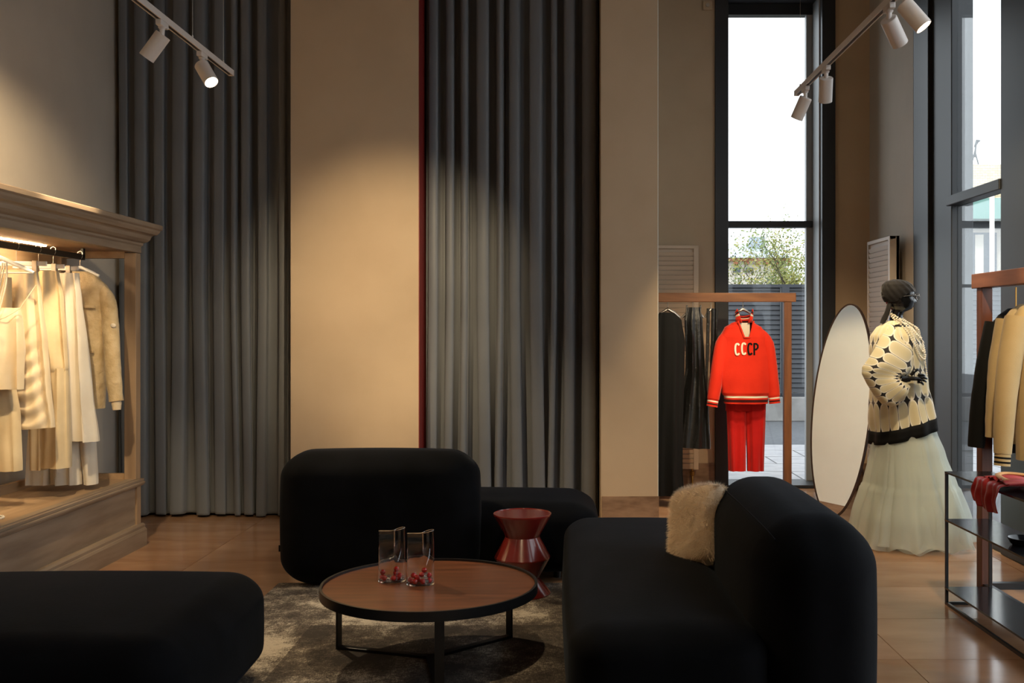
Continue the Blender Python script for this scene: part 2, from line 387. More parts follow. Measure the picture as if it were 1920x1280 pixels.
# ------------------------------------------------------------------ the room
XL, XR, YP, YB, YC, ZC, YF = -3.38, 2.82, 7.50, 9.15, 7.72, 5.2, -2.6
x_p0, x_p1, x_n0, x_n1 = XX(545,YP), XX(785,YP), XX(1128.5,YP), XX(1233,YP)
fl = struct('floor', MB().box(XL-.3, XR+.2, YF-.2, YB+.45, -.14, -.004), M['grout'])
TW, TD = 1.24, .62
t_me = MB().box(-TW/2+.002, TW/2-.002, -TD/2+.002, TD/2-.002, -.009, 0).mesh('tile'); t_me.materials.append(M['tile'])
t_me2 = t_me.copy(); t_me2.materials.clear(); t_me2.materials.append(M['tile2'])
def tilecut(x0, x1, y0, y1, m):
    me = MB().box(x0+.002, x1-.002, y0+.002, y1-.002, -.009, 0).mesh('tile', ((x0+x1)/2, (y0+y1)/2, 0)); me.materials.append(m); return me
for j in range(17):
    y0 = 7.48-TD*(14-j)+.0
    if y0 > YB: continue
    for i in range(6):
        x0 = -3.46+TW*i; xa, xb = max(x0, XL), min(x0+TW, XR); ya, yb = max(y0, YF), min(y0+TD, YB)
        full = xb-xa > TW-.01 and yb-ya > TD-.01
        m = t_me if random.random() < .55 else t_me2
        if not full: m = tilecut(xa, xb, ya, yb, M['tile'])
        piece('tile', m, fl, ((xa+xb)/2, (ya+yb)/2, 0))
struct('ceiling', MB().box(XL-.3, XR+.2, YF-.2, YB+.45, ZC, ZC+.15), M['ceiling'])
struct('wall_left', MB().box(XL-.25, XL, YF, YB, -.01, ZC), M['plaster_light'])
struct('wall_front', MB().box(XL-.25, XR+.15, YF-.2, YF, -.01, ZC), M['plaster'])
# the back wall with two curtained niches painted red inside
struct('wall_back', MB().box(x_p0, x_p1, YP, 8.2, -.01, ZC), M['plaster'])
struct('wall_pillar', MB().box(x_n1-.42, x_n1, YP, YB, -.01, ZC), M['plaster'])
struct('wall_bay', MB().box(x_n1, x_n1+.006, YP+.004, YB, .197, ZC), M['plaster_pale'])
struct('wall_niche', MB().box(XL, x_n1-.42, 8.2, 8.3, -.01, ZC), M['reveal_red'])
struct('trim_1', MB().box(x_p1, x_p1+.006, YP+.002, 8.2, 0, ZC-.01), M['reveal_red'])
struct('trim_2', MB().box(x_n0-.006, x_n0, YP+.002, 8.2, 0, ZC-.01), M['reveal_red'])
for nm, a, b in (('baseboard_pier', x_p0, x_p1), ('baseboard_pillar', x_n0, x_n1+.004)):
    struct(nm, MB().box(a, b, YP-.012, YP, 0, .197), M['skirt_tile'])
struct('baseboard_pillar_side', MB().box(x_n1, x_n1+.01, YP, YB, 0, .197), M['skirt_tile'])
struct('baseboard_left', MB().box(XL, XL+.012, YF, YC, 0, .197), M['skirt_tile'])
# far bay wall with the tall window
xa, xb = XX(1340,YB), XX(1565,YB)
wb = struct('wall_far', MB().box(x_n1, xa, YB, YB+.4, -.01, ZC).box(xb, XR+.1, YB, YB+.4, -.01, ZC).box(xa, xb, YB, YB+.4, 4.62, ZC), M['plaster'])
struct('baseboard_far', MB().box(x_n1+.011, xa, YB-.012, YB, 0, .225).box(xb, XR, YB-.012, YB, 0, .225), M['skirt_tile'])
xi0, xi1 = XX(1365,YB), XX(1540,YB); YG = 9.45
w1 = struct('window_1', MB().box(xa, xi0, YB-.03, YG+.06, 0, 4.62).box(xi1, xb, YB-.03, YG+.06, 0, 4.62).box(xi0, xi1, YG-.04, YG+.06, ZZ(30,YG), 4.62)
    .box(xi0, xi1, YB-.03, YG+.06, 4.45, 4.62).box(xi0, xi1, YB-.02, YG+.06, 0, .03), M['frame_dark'], bevel=.004)
part('reveal', MB().box(xi1-.012, xi1, YB+.04, YG-.03, .03, 4.45), M['frame_mid'], w1)
part('transom', MB().box(xi0, xi1-.012, YG-.05, YG+.05, ZZ(427,YG), ZZ(415,YG)), M['frame_dark'], w1, bevel=.006)
part('jamb_trim', MB().box(xi1-.07, xi1-.012, YG-.03, YG+.03, .03, 4.45), M['frame_mid'], w1)
part('pane', MB().box(xi0, xi1-.03, YG, YG+.01, .03, ZZ(427,YG)), M['window_glass'], w1)
part('pane', MB().box(xi0, xi1-.03, YG, YG+.01, ZZ(415,YG), ZZ(30,YG)), M['window_glass'], w1)
# right wall: plaster return, then the glazed street front
struct('wall_right', MB().box(XR, XR+.18, 8.03, YB, -.01, ZC), M['plaster_light'])
def glazed(name, y0, y1):
    w = struct(name, MB().box(XR+.02, XR+.12, y0, y1, 0, .06).box(XR+.02, XR+.12, y0, y1, 4.40, ZC), M['frame_dark'], bevel=.004)
    part('transom', MB().box(XR-.01, XR+.10, y0, y1, 2.32, 2.39), M['frame_dark'], w, bevel=.006)
    part('pane', MB().box(XR+.07, XR+.08, y0, y1, .06, 2.32), M['window_glass'], w)
    part('pane', MB().box(XR+.07, XR+.08, y0, y1, 2.39, 4.40), M['window_glass'], w)
    return w
glazed('window_2', 6.45, 7.33); glazed('window_3', 3.3, 5.5); glazed('window_4', .4, 2.6)
struct('trim_3', MB().box(XR, XR+.12, 7.71, 8.03, 0, ZC).box(XR+.03, XR+.19, 7.33, 7.71, 0, ZC), M['frame_dark'], bevel=.006)
struct('trim_4', MB().box(XR, XR+.19, 5.5, 6.45, 0, ZC), M['frame_dark'], bevel=.006)
struct('trim_5', MB().box(XR, XR+.19, 2.6, 3.3, 0, ZC), M['frame_dark'], bevel=.006)
struct('trim_6', MB().box(XR, XR+.19, YF, .4, 0, ZC), M['frame_dark'], bevel=.006)
sk = struct('wall_switch', MB().rbox(P(1326,11,YB)-Vector((0,.012,0)), (.042,.012,.042), .008, 2), M['plaster'], smooth=True)
part('switch_key', MB().lathe([(.018,0),(.016,.008)], (0,0,0), 16).xf(Matrix.Translation(P(1326,11,YB)-Vector((0,.024,0))) @ Matrix.Rotation(PI/2,4,'X')), M['plaster_light'], sk)

# ------------------------------------------------------------------ outside
struct('ground', MB().box(-8, 40, 9.62, 70, -.3, -.03).box(XR+.2, 40, -8, 9.62, -.3, -.03), M['asphalt'])
pv = struct('pavement', MB().box(.5, 9, 9.63, 12.7, -.03, -.012), M['concrete'])
pme = MB().box(-.44, .44, -.29, .29, -.012, 0).mesh('paving_slab'); pme.materials.append(M['paver'])
for j in range(5):
    for i in range(9):
        piece('paving_slab', pme, pv, (1.0+.9*i+(.45 if j % 2 else 0), 9.95+.6*j, 0))
fy = 16.3
fz0, fz1 = ZZ(741,fy), ZZ(533,fy)
single('retaining_wall', MB().box(-1, 12, fy-.12, fy+.3, -.03, fz0-.02), M['concrete'], 'low rough concrete wall under the grey slatted fence outside', 'wall', (5,fy,-.03), bevel=.02)
fe = thing('slatted_fence', 'slate grey louvred metal fence on a low concrete wall outside', 'fence', (5,fy,fz0-.02))
part('top_rail', MB().box(-1, 12, fy-.04, fy+.05, fz1-.05, fz1), M['fence'], fe)
part('bottom_rail', MB().box(-1, 12, fy-.04, fy+.05, fz0-.02, fz0+.04), M['fence'], fe)
posts = [XX(1471,fy)-2.05+2.05*i for i in range(6)]
post_me = MB().box(-.06,.06,-.09,.05,0,fz1-fz0-.05).mesh('post'); post_me.materials.append(M['fence'])
sl_me = MB().obox((0,0,0), (.955,0,0), (0,.012,.036), (0,.006,-.003)).mesh('slat'); sl_me.materials.append(M['fence'])
for x in posts: piece('post', post_me, fe, (x, fy, fz0))
for a in posts[:-1]:
    nsl = 22
    for k in range(nsl): piece('slat', sl_me, fe, (a+1.025, fy, fz0+.085+(fz1-fz0-.15)*k/(nsl-1)))
# far pale house
hy = 34.0
ho = thing('stucco_house', 'pale stucco house with terracotta cornice seen over the fence', 'house', (6,hy,-.03))
zt = ZZ(484,hy)
part('wall', MB().box(4.6, XX(1475,hy), hy, hy+8, -.03, zt), M['ext_white'], ho)
part('cornice', MB().box(4.5, XX(1475,hy)+.1, hy-.15, hy+8.1, zt-.10, zt), M['ext_orange'], ho)
dm = MB().box(-.07,.07,-.1,0,0,.12).mesh('dentil'); dm.materials.append(M['ext_orange'])
for k in range(9): piece('dentil', dm, ho, (4.9+k*.36, hy, zt-.22))
x1 = XX(1475,hy)+.2
part('roof', MB().add([(4.4,hy-.3,zt),(x1,hy-.3,zt),(x1,hy+8,zt),(4.4,hy+8,zt),(5.6,hy+3,zt+.75),(x1-.8,hy+3,zt+.75)], [(0,1,5,4),(1,2,5),(2,3,4,5),(3,0,4),(3,2,1,0)]), M['ext_roof'], ho)
part('chimney', MB().box(6.9,7.4,hy+2,hy+2.5,zt+.3,zt+.9), M['ext_roof'], ho)
for px in (1381, 1405):
    xw = XX(px,hy); o = part('window', MB().box(xw-.17, xw+.17, hy-.03, hy, ZZ(512,hy), ZZ(501,hy)), M['ext_white'], ho)
    part('pane', MB().box(xw-.13, xw+.13, hy-.04, hy-.03, ZZ(511,hy), ZZ(502,hy)), M['ext_glass'], o)
# trees behind the fence
def tree(name, label, base, segs, leaf_n, spread, seed, centre, rad, trunk=1.35):
    rnd = random.Random(seed); t = thing(name, label, 'tree', base, 'trees behind the slatted fence')
    tr = MB(); tips = []
    def branch(p, d, ln, r, lev):
        pts = [p]; rs = [r]; q = p.copy(); dd = d.copy()
        for i in range(4):
            dd = (dd+Vector((rnd.uniform(-.18,.18), rnd.uniform(-.18,.18), rnd.uniform(-.03,.14)))).normalized()
            q = q+dd*ln/4; pts.append(q.copy()); rs.append(r*(1-.2*(i+1)))
        tr.tube(pts, rs, 5)
        tips.append((q, lev))
        if lev < 3:
            for k in range(4 if lev else segs):
                a = rnd.uniform(0, 2*PI); nd = (dd*.9+Vector((math.cos(a), math.sin(a), rnd.uniform(-.1,.6)))*spread).normalized()
                branch(pts[rnd.choice((2,3,4))], nd, ln*rnd.uniform(.55,.8), r*.5, lev+1)
    branch(Vector(base), Vector((0,0,1)), trunk, .05, 0)
    part('trunk', tr, M['bark'], t, smooth=True)
    lf = MB(); c = Vector(centre)
    cand = [q for q, l in tips if l >= 1]
    for k in range(leaf_n):
        q = rnd.choice(cand)+Vector((rnd.gauss(0,.17), rnd.gauss(0,.17), rnd.gauss(0,.15)))
        if q.z > centre[2]+rad: continue
        s_ = rnd.uniform(.022,.04); a = Vector((rnd.uniform(-1,1), rnd.uniform(-1,1), rnd.uniform(-1,1))).normalized(); b = a.orthogonal().normalized()
        lf.add([q-a*s_, q+b*s_*.55, q+a*s_, q-b*s_*.55], [(0,1,2,3)])
    part('foliage', lf, M['leaf'], t, kind='stuff')
tree('street_tree', 'bushy yellow green tree with bare top twigs behind the fence', (4.35,18.4,-.03), 8, 8000, .85, 3, (4.4,18.4,2.9), .35)
tree('street_tree', 'slimmer tree with a dark trunk beside the window jamb behind the fence', (5.25,20.5,-.03), 6, 5500, .7, 11, (5.3,20.5,3.6), .5, 1.6)
# brick and shop building seen through the right window
by_ = 24.0
bb = thing('brick_building', 'pale brick building with a white shopfront seen through the right window', 'building', (11.5,by_,-.03))
part('wall', MB().box(8.6, 15, by_, by_+6, ZZ(372,by_), ZZ(308,by_)), M['brick'], bb)
part('shopfront', MB().box(8.7, 14.9, by_+.05, by_+6, -.03, ZZ(372,by_)), M['ext_white'], bb)
part('awning', MB().box(8.7, 14.9, by_-.5, by_+.05, ZZ(414,by_), ZZ(376,by_)), M['awning'], bb)
part('sign_band', MB().box(8.7, 14.9, by_-.06, by_+.05, ZZ(428,by_), ZZ(416,by_)), M['frame_dark'], bb)
for xw in (9.3, 10.1, 10.9):
    o = part('window', MB().box(xw-.3, xw+.3, by_-.02, by_+.05, 1.5, ZZ(436,by_)), M['ext_glass'], bb)
    part('pane', MB().box(xw-.22, xw-.02, by_-.04, by_-.02, 1.6, ZZ(440,by_)), M['ext_white'], o)
an = MB()
ac = P(1828,310,by_+1)
for dx in (-.12,.12): an.tube([ac+Vector((dx,0,-.1)), ac+Vector((0,0,.35))], .02, 6)
an.tube([ac+Vector((0,0,.2)), ac+Vector((.02,0,.5)), ac+Vector((.1,0,.62))], .025, 6).tube([ac+Vector((.0,0,.45)), ac+Vector((.05,0,.62)), ac+Vector((.12,0,.6))], .03, 6)
part('roof_antenna', an, M['black_metal'], bb)
single('street_pole', MB().lathe([(.05,0),(.045,4.2),(.02,4.25)], (XX(1860,20),20,-.03), 12), M['white'], 'thin white pole standing outside the right window', 'pole', (XX(1860,20),20,-.03), smooth=True)

# ------------------------------------------------------------------ curtains
def curtain(name, label, x0, x1, y, folds, seed, amp, z0f, parent_group, calm=None):
    rnd = random.Random(seed); n = 420
    ws = [rnd.uniform(.6,1.5) for _ in range(folds)]; tot = sum(ws); edges = [0]
    for w in ws: edges.append(edges[-1]+w/tot)
    am = [rnd.uniform(.65,1.15) for _ in range(folds)]; sk_ = [rnd.uniform(-.25,.25) for _ in range(folds)]; lean = [rnd.uniform(-.012,.012) for _ in range(folds)]
    zs = [0, .02, .1, .25, .5, .8, 1.2, 1.7, 2.3, 3.0, 3.8, 4.5, ZC-.02]
    rings = []
    for z in zs:
        row = []
        for i in range(n+1):
            t = i/n; k = 0
            while k < folds-1 and t > edges[k+1]: k += 1
            u = (t-edges[k])/(edges[k+1]-edges[k]); w = edges[k+1]-edges[k]
            a = amp*am[k]; a2 = amp*am[(k+1) % folds]; a = a*(1-smoothstep(.7,1,u)*.5)+a2*smoothstep(.7,1,u)*.5
            s = math.cos(2*PI*u); s = math.copysign(abs(s)**.75, s)
            c = calm(t) if calm else 1
            yy = y + .5*a*s*c + .012*math.sin(9*t+z*1.3+seed)*smoothstep(0,3,z)
            xx = x0+(x1-x0)*t + (.30+sk_[k]*.4)*w*(x1-x0)*math.sin(4*PI*u)*.45*c + sk_[k]*w*(x1-x0)*math.sin(2*PI*u)*.4 + lean[k]*math.sin(PI*u)*(1.6-min(z,1.6))*2
            xx = max(x0+.004, min(x1-.004, xx))
            row.append((xx, yy, z if z > .02 else z0f(t)+.004*math.sin(40*t)+(z)))
        rings.append(row)
    o = part(name, MB().loft(rings, closed=False), M['curtain'], None, smooth=80)
    me = o.data; off = Vector(((x0+x1)/2, y, 0))
    for v in me.vertices: v.co -= off
    o.location = off; b = o.modifiers.new('solid', 'SOLIDIFY'); b.thickness = .004
    return tag(o, label, 'curtain', parent_group)
curtain('curtain', 'tall grey curtain in the niche behind the wardrobe, nearest the left wall', XL+.01, x_p0+.10, 7.74, 11, 5, .10, lambda t: .012+.02*math.sin(PI*t)*(1-t), 'floor length grey curtains', calm=lambda t: 1-.45*smoothstep(.7,.9,t))
curtain('curtain', 'tall grey curtain in the red edged niche behind the low black seat', x_p1+.012, x_n0-.012, 7.76, 10, 9, .14, lambda t: .015, 'floor length grey curtains')

# ------------------------------------------------------------------ rug and seating
rg = single('area_rug', MB().rbox((-.32,3.75,.006), (1.24,1.92,.006), .005, 2), M['rug'], 'large faded charcoal and beige distressed rug under the round table', 'rug', (-.32,3.75,0), smooth=True)
# pouf
def soft(name, c, half, r, parent, bulge=.02, n=8, taper=None):
    return part(name, MB().rbox(c, half, r, n, bulge, taper), M['velvet'], parent, smooth=True)
pf = thing('velvet_pouf', 'wide black velvet pouf in the left foreground', 'pouf', (-1.78,3.65,.012))
soft('cushion', (-1.80,3.66,.245), (.61,.56,.20), (.14,.16,.11), pf, .025)
part('foot', MB().lathe([(.02,0),(.02,.05)], (-2.25,3.3,.0), 12), M['black_metal'], pf)
for fx, fy_ in ((-1.31,3.3),(-2.25,4.0),(-1.31,4.0)): part('foot', MB().lathe([(.02,.0125 if fx > -1.6 else 0),(.02,.05)], (fx,fy_,0), 12), M['black_metal'], pf)
# sofa seen from behind
sb = thing('velvet_sofa', 'black velvet sofa with its tall rounded back turned to the camera', 'sofa', (-.65,6.0,.012))
soft('seat', (-.645,6.10,.235), (.87,.42,.195), (.17,.18,.10), sb, .02)
bx0, bx1 = XX(523,5.60), XX(898,5.60)
soft('backrest', ((bx0+bx1)/2,5.68,.386), ((bx1-bx0)/2-.008,.20,.362), (.165,.17,.14), sb, .014)
part('care_tag', MB().box(bx0-.002, bx0+.02, 5.60, 5.603, .20, .235), M['black_cloth'], sb)
for fx in (-1.3,.0): 
    for fy_ in (5.85,6.35): part('foot', MB().lathe([(.022,.0),(.022,.05)], (fx,fy_,0), 12), M['black_metal'], sb)
# sofa at the right with its back along the right side
sc = thing('velvet_sofa', 'black velvet sofa with a long seat and the fur cushion on it', 'sofa', (.5,4.35,.012))
soft('seat', (.375,4.36,.243), (.335,1.10,.196), (.13,.18,.09), sc, .02)
soft('backrest', (.872,3.90,.415), (.207,.64,.372), (.175,.22,.17), sc, .02)
for fx, fy_ in ((.2,3.5),(.2,5.2),(.6,5.2),(.85,3.5)): part('foot', MB().lathe([(.022,.0125),(.022,.05)], (fx,fy_,0), 12), M['black_metal'], sc)
part('seam', MB().tube([(.714+.02*max(0,(abs(y_-3.9)-.42)/.18)**2,y_,.738-.03*max(0,(abs(y_-3.9)-.42)/.18)**2+.006*(1-((y_-3.9)/.6)**2)) for y_ in [3.36+1.08*i/24 for i in range(25)]], .0035, 6), M['velvet'], sc)
# fur cushion leaning on the backrest
def cushion():
    c = Vector((.612,4.37,.578)); t = thing('fur_cushion', 'ivory long-haired fur cushion leaning on the black sofa back', 'cushion', (.55,4.50,.432))
    Mx = Matrix.Translation(c) @ Matrix.Rotation(math.radians(28),4,'Z') @ Matrix.Rotation(math.radians(14),4,'Y') @ Matrix.Rotation(math.radians(-16),4,'X')
    N = 22; mb = MB(); fv = {}; pts = []
    def surf(u, v, s):
        th = .075*(max(0,(1-u**4))*max(0,(1-v**4)))**.55
        k = 1-.07*(u*u*v*v)*2 ; pin = 1-.06*(1-abs(u))*v*v-.06*(1-abs(v))*u*u
        return Vector((s*th, u*.165*pin*k, v*.185*pin*k))
    for s in (-1, 1):
        rows = []
        for i in range(N+1):
            rows.append([Mx @ surf(-1+2*i/N, -1+2*j/N, s) for j in range(N+1)])
        mb.loft(rows if s > 0 else rows[::-1], closed=False)
    body = part('cover', mb, M['fur'], t, smooth=True)
    rnd = random.Random(4); fm = MB()
    for k in range(15000):
        u, v, s = rnd.uniform(-1,1), rnd.uniform(-1,1), rnd.choice((-1,-1,1))
        if rnd.random() < .18:
            if rnd.random() < .5: u = math.copysign(rnd.uniform(.9,1), u)
            else: v = math.copysign(rnd.uniform(.9,1), v)
        p = surf(u, v, s); e = .02
        nrm = (surf(min(1,u+e),v,s)-surf(max(-1,u-e),v,s)).cross(surf(u,min(1,v+e),s)-surf(u,max(-1,v-e),s))
        if nrm.length < 1e-9: nrm = Vector((s,u,v))
        nrm.normalize()
        if nrm.dot(Vector((s*.05, u*.165, v*.185))) < 0: nrm = -nrm
        cl = noise.noise_vector(Vector((u*4,v*4,s*3)))
        d = (nrm + Vector((0,u,v))*.35*max(abs(u),abs(v))**3 + Vector((rnd.uniform(-.4,.4),rnd.uniform(-.4,.4),rnd.uniform(-.6,.2))) + cl*.8).normalized()
        ln = rnd.uniform(.014,.028); w = d.orthogonal().normalized()*.0011
        q = p+d*ln+Vector((0,0,-.004))
        fm.add([Mx @ (p-w), Mx @ (p+w), Mx @ q], [(0,1,2)])
    part('fur', fm, M['fur'], t, kind='stuff')
cushion()

# ------------------------------------------------------------------ coffee table with vases
tc_ = Vector((-.549,4.36,0)); tr_, tz = .464, .333
tb = thing('coffee_table', 'round walnut coffee table with black rim and three flat black legs', 'coffee table', (tc_.x,tc_.y,.012))
part('table_top', MB().lathe([(tr_-.014,tz-.03),(tr_-.012,tz-.004),(.2,tz-.004),(.01,tz-.004)], tc_, 72), M['table_wood'], tb, smooth=30)
part('rim', MB().lathe([(tr_-.011,tz-.034),(tr_,tz-.034),(tr_,tz+.006),(tr_-.011,tz+.006),(tr_-.011,tz-.034)], tc_, 96, False, False), M['black_metal'], tb, smooth=30)
for k in range(3):
    a = math.radians(282-120*k); d = Vector((math.cos(a), math.sin(a), 0)); s_ = Vector((-d.y, d.x, 0))
    part('leg', MB().obox(tc_+d*(tr_-.022)+Vector((0,0,(.012+tz-.034)/2)), d*.005, s_*.019, Vector((0,0,(tz-.034-.012)/2))), M['black_metal'], tb, bevel=.001)
    part('foot_bar', MB().obox(tc_+d*(tr_-.022)/2+Vector((0,0,.018)), d*(tr_-.022)/2, s_*.016, Vector((0,0,.006))), M['black_metal'], tb, bevel=.001)
def vase(c, label):
    # round at the foot, pinched flat on one side towards the mouth so that a small tube stays open
    Rb, hh = .060, .228; n = 72
    def outline(v, R):
        pts = []; k = smoothstep(.12, .80, v)
        for i in range(n):
            a = 2*PI*i/n; x, y = R*math.cos(a), R*math.sin(a)
            # pinched section: tube on the +x side, flat fold to -x
            tx = x
            if x > .2*R: yy = math.copysign(math.sqrt(max(0, (.42*R)**2-((x-.58*R))**2)), y) if abs(x-.58*R) < .42*R else 0
            else: yy = math.copysign(.055*R+.02*R*(1+x/R), y) if abs(y) > 1e-6 else 0
            q = smoothstep(-.1, 1.0, (k*2.1-1.05*(x/R+1)*.5)) if k < 1 else 1
            q = k*(.25+.75*q)
            pts.append((tx*(1-.05*v), y*(1-q)+yy*q))
        return pts
    t = MB(); rings = []
    for i in range(27):
        v = i/26; rings.append([c+Vector((x, y, .0015+v*(hh-.012)+.014*smoothstep(-.2,1,x/Rb)*v)) for x, y in outline(v, Rb)])
    inner = []
    for i in range(26,-1,-1):
        v = i/26; inner.append([c+Vector((x, y, max(.007, .0015+v*(hh-.012)+.014*smoothstep(-.2,1,x/Rb)*v))) for x, y in [(px*.962, py*.93-math.copysign(.0009,py)*0) for px, py in outline(v, Rb)]])
    t.loft(rings+inner, True, True)
    t.tube(rings[-1]+[rings[-1][0]], .0013, 8)
    return single('glass_vase', t, M['vase_glass'], label, 'vase', c, 'pinched glass vases on the coffee table', smooth=True)
vz = tz-.0035
V1, V2 = Vector((-.722,4.425,vz)), Vector((-.590,4.37,vz))
vase(V1, 'clear pinched glass vase on the coffee table, the left and rear one')
vase(V2, 'clear pinched glass vase on the coffee table, the right and front one')
bm_r = MB().sphere((0,0,0), .0115, 14, 9).mesh('glass_ball', smooth=True); bm_r.materials.append(M['ball_red'])
bm_c = MB().sphere((0,0,0), .0095, 14, 9).mesh('glass_ball', smooth=True); bm_c.materials.append(M['ball_clear'])
def balls(V, spots, which):
    for x, y, z, k in spots:
        o = bpy.data.objects.new('glass_ball', bm_r if k else bm_c); C.objects.link(o); o.location = V+Vector((x, y, .0075+z))
        tag(o, ('cherry red' if k else 'clear')+' glass ball inside the '+which+' vase', 'ball', ('red' if k else 'clear')+' glass balls in the '+which+' vase')
r1 = .012
balls(V1, [(-.040,-.012,r1,1),(-.027,-.030,r1,1),(-.038,-.010,r1+.02,1),(.012,-.034,r1,1),(.030,-.022,r1,1),(.018,-.012,r1+.019,1),(.034,.0,r1+.004,1),(.014,.012,r1,1),(.022,-.018,r1+.036,1),
    (-.008,-.042,.01,0),(-.012,-.020,.01,0),(.046,-.006,.01,0),(-.014,.004,.01,0)], 'left')
balls(V2, [(-.043,-.008,r1,1),(-.034,-.030,r1,1),(-.018,-.040,r1,1),(-.028,-.014,r1+.02,1),(-.012,-.026,r1+.014,1),(.014,-.036,r1,1),(.006,-.012,r1+.024,1),(.016,-.004,r1+.040,1),(.038,-.014,r1+.022,1),(.040,-.018,r1,1),(-.006,-.008,r1+.0,1),
    (.030,-.034,.01,0),(.024,-.016,.02,0),(.026,-.020,.038,0),(.046,.004,.01,0)], 'right')

# ------------------------------------------------------------------ oxblood side table
sx, sy = XX(980,5.49), 5.44
st = thing('side_table', 'glossy oxblood hourglass side table in front of the low black seat', 'side table', (sx,sy,.012))
part('pedestal', MB().lathe([(.150,.0125),(.152,.018),(.088,.098),(.150,.205),(.150,.211),(.091,.318),(.154,.432),(.1555,.438)], (sx,sy,0), 72), M['red_lacquer'], st, smooth=12)
part('tray_top', MB().lathe([(.1555,.436),(.1555,.4415),(.1535,.4425),(.151,.439),(.02,.4385)], (sx,sy,0), 72), M['red_lacquer'], st, smooth=25)

# ------------------------------------------------------------------ wardrobe along the left wall
wy0, wy1, wx0, wx1 = 4.25, 6.70, -3.32, -2.755          # frame footprint
wd = thing('display_wardrobe', 'open limed oak display wardrobe with heavy cornice along the left wall', 'wardrobe', ((wx0+wx1)/2,(wy0+wy1)/2,0))
def moulding(prof, z_is_up=True):
    """prof: (outset, z) rows swept round the front and the two ends (mitred)."""
    rings = []
    for o_, z in prof: rings.append([(wx0, wy0-o_, z), (wx1+o_, wy0-o_, z), (wx1+o_, wy1+o_, z), (wx0, wy1+o_, z)])
    return MB().loft(rings, True, True)
part('plinth', moulding([(.030,0),(.030,.105),(.024,.118),(.020,.122),(.020,.138),(.012,.150),(.0,.152)]), M['oak'], wd)
part('base_panel', MB().box(wx0, wx1-.012, wy0+.01, wy1-.01, .15, .40), M['oak'], wd)
for yy in (wy0+.03, wy1-.03): part('stile', MB().box(wx1-.02, wx1+.002, yy-.03, yy+.03, .15, .40), M['oak_v'], wd, bevel=.002)
bd = MB().box(wx1-.014, wx1-.0105, wy0+.06, wy1-.06, .15, .172).box(wx1-.014, wx1-.0105, wy0+.06, wy1-.06, .378, .40)
part('base_moulding', moulding([(.0,.395),(.014,.402),(.022,.416),(.022,.424),(.014,.428),(.016,.432),(.016,.444),(.0,.446)]), M['oak'], wd)
part('deck', MB().box(wx0+.02, wx1-.02, wy0+.02, wy1-.02, .440, .450), M['oak_in'], wd)
part('front_lip', MB().box(wx1-.05, wx1, wy0+.06, wy1-.06, .445, .452), M['oak'], wd)
ps = .078
for nm, x, y in (('post', wx1-ps, wy1-.075), ('post', wx0, wy1-.075), ('post', wx1-ps, wy0), ('post', wx0, wy0)):
    part(nm, MB().box(x, x+ps, y, y+.075, .446, 1.93), M['oak_v'], wd, bevel=.004)
part('end_rail', MB().box(wx0+ps, wx1-ps, wy1-.06, wy1-.03, .450, .485), M['oak_in'], wd)
part('end_rail', MB().box(wx0+ps, wx1-ps, wy1-.065, wy1-.02, 1.895, 1.94), M['oak_in'], wd)
part('back_rail', MB().box(wx0+.02, wx0+.05, wy0+.075, wy1-.075, .450, .505), M['oak_in'], wd)
part('back_rail', MB().box(wx0+.02, wx0+.05, wy0+.075, wy1-.075, 1.66, 1.94), M['oak_in'], wd)
part('fascia', MB().box(wx1-.045, wx1+.003, wy0-.003, wy1+.003, 1.932, 1.985), M['oak'], wd, bevel=.003)
part('soffit', MB().box(wx0, wx1-.04, wy0, wy1, 1.940, 1.975), M['oak_in'], wd)
part('cornice', moulding([(.003,1.975),(.012,1.985),(.012,1.998),(.03,2.006),(.045,2.022),(.052,2.045),(.06,2.052),(.078,2.058),(.09,2.075),(.094,2.088),(.100,2.09),(.106,2.097),(.106,2.120),(.100,2.126),(.0,2.127)]), M['oak'], wd)
ld = part('led_strip', MB().box(-3.125, -3.105, wy0+.25, 6.16, 1.933, 1.9402), M['led'], wd, label='glowing warm led strip')
zr = 1.885; rx = -3.0
part('hanging_rail', MB().box(rx-.009, rx+.009, wy0+.2, 6.42, zr-.018, zr+.018).box(rx-.009, rx+.009, 6.395, 6.42, zr, 1.941).box(rx-.009, rx+.009, wy0+.2, wy0+.225, zr, 1.941), M['black_metal'], wd, bevel=.001)

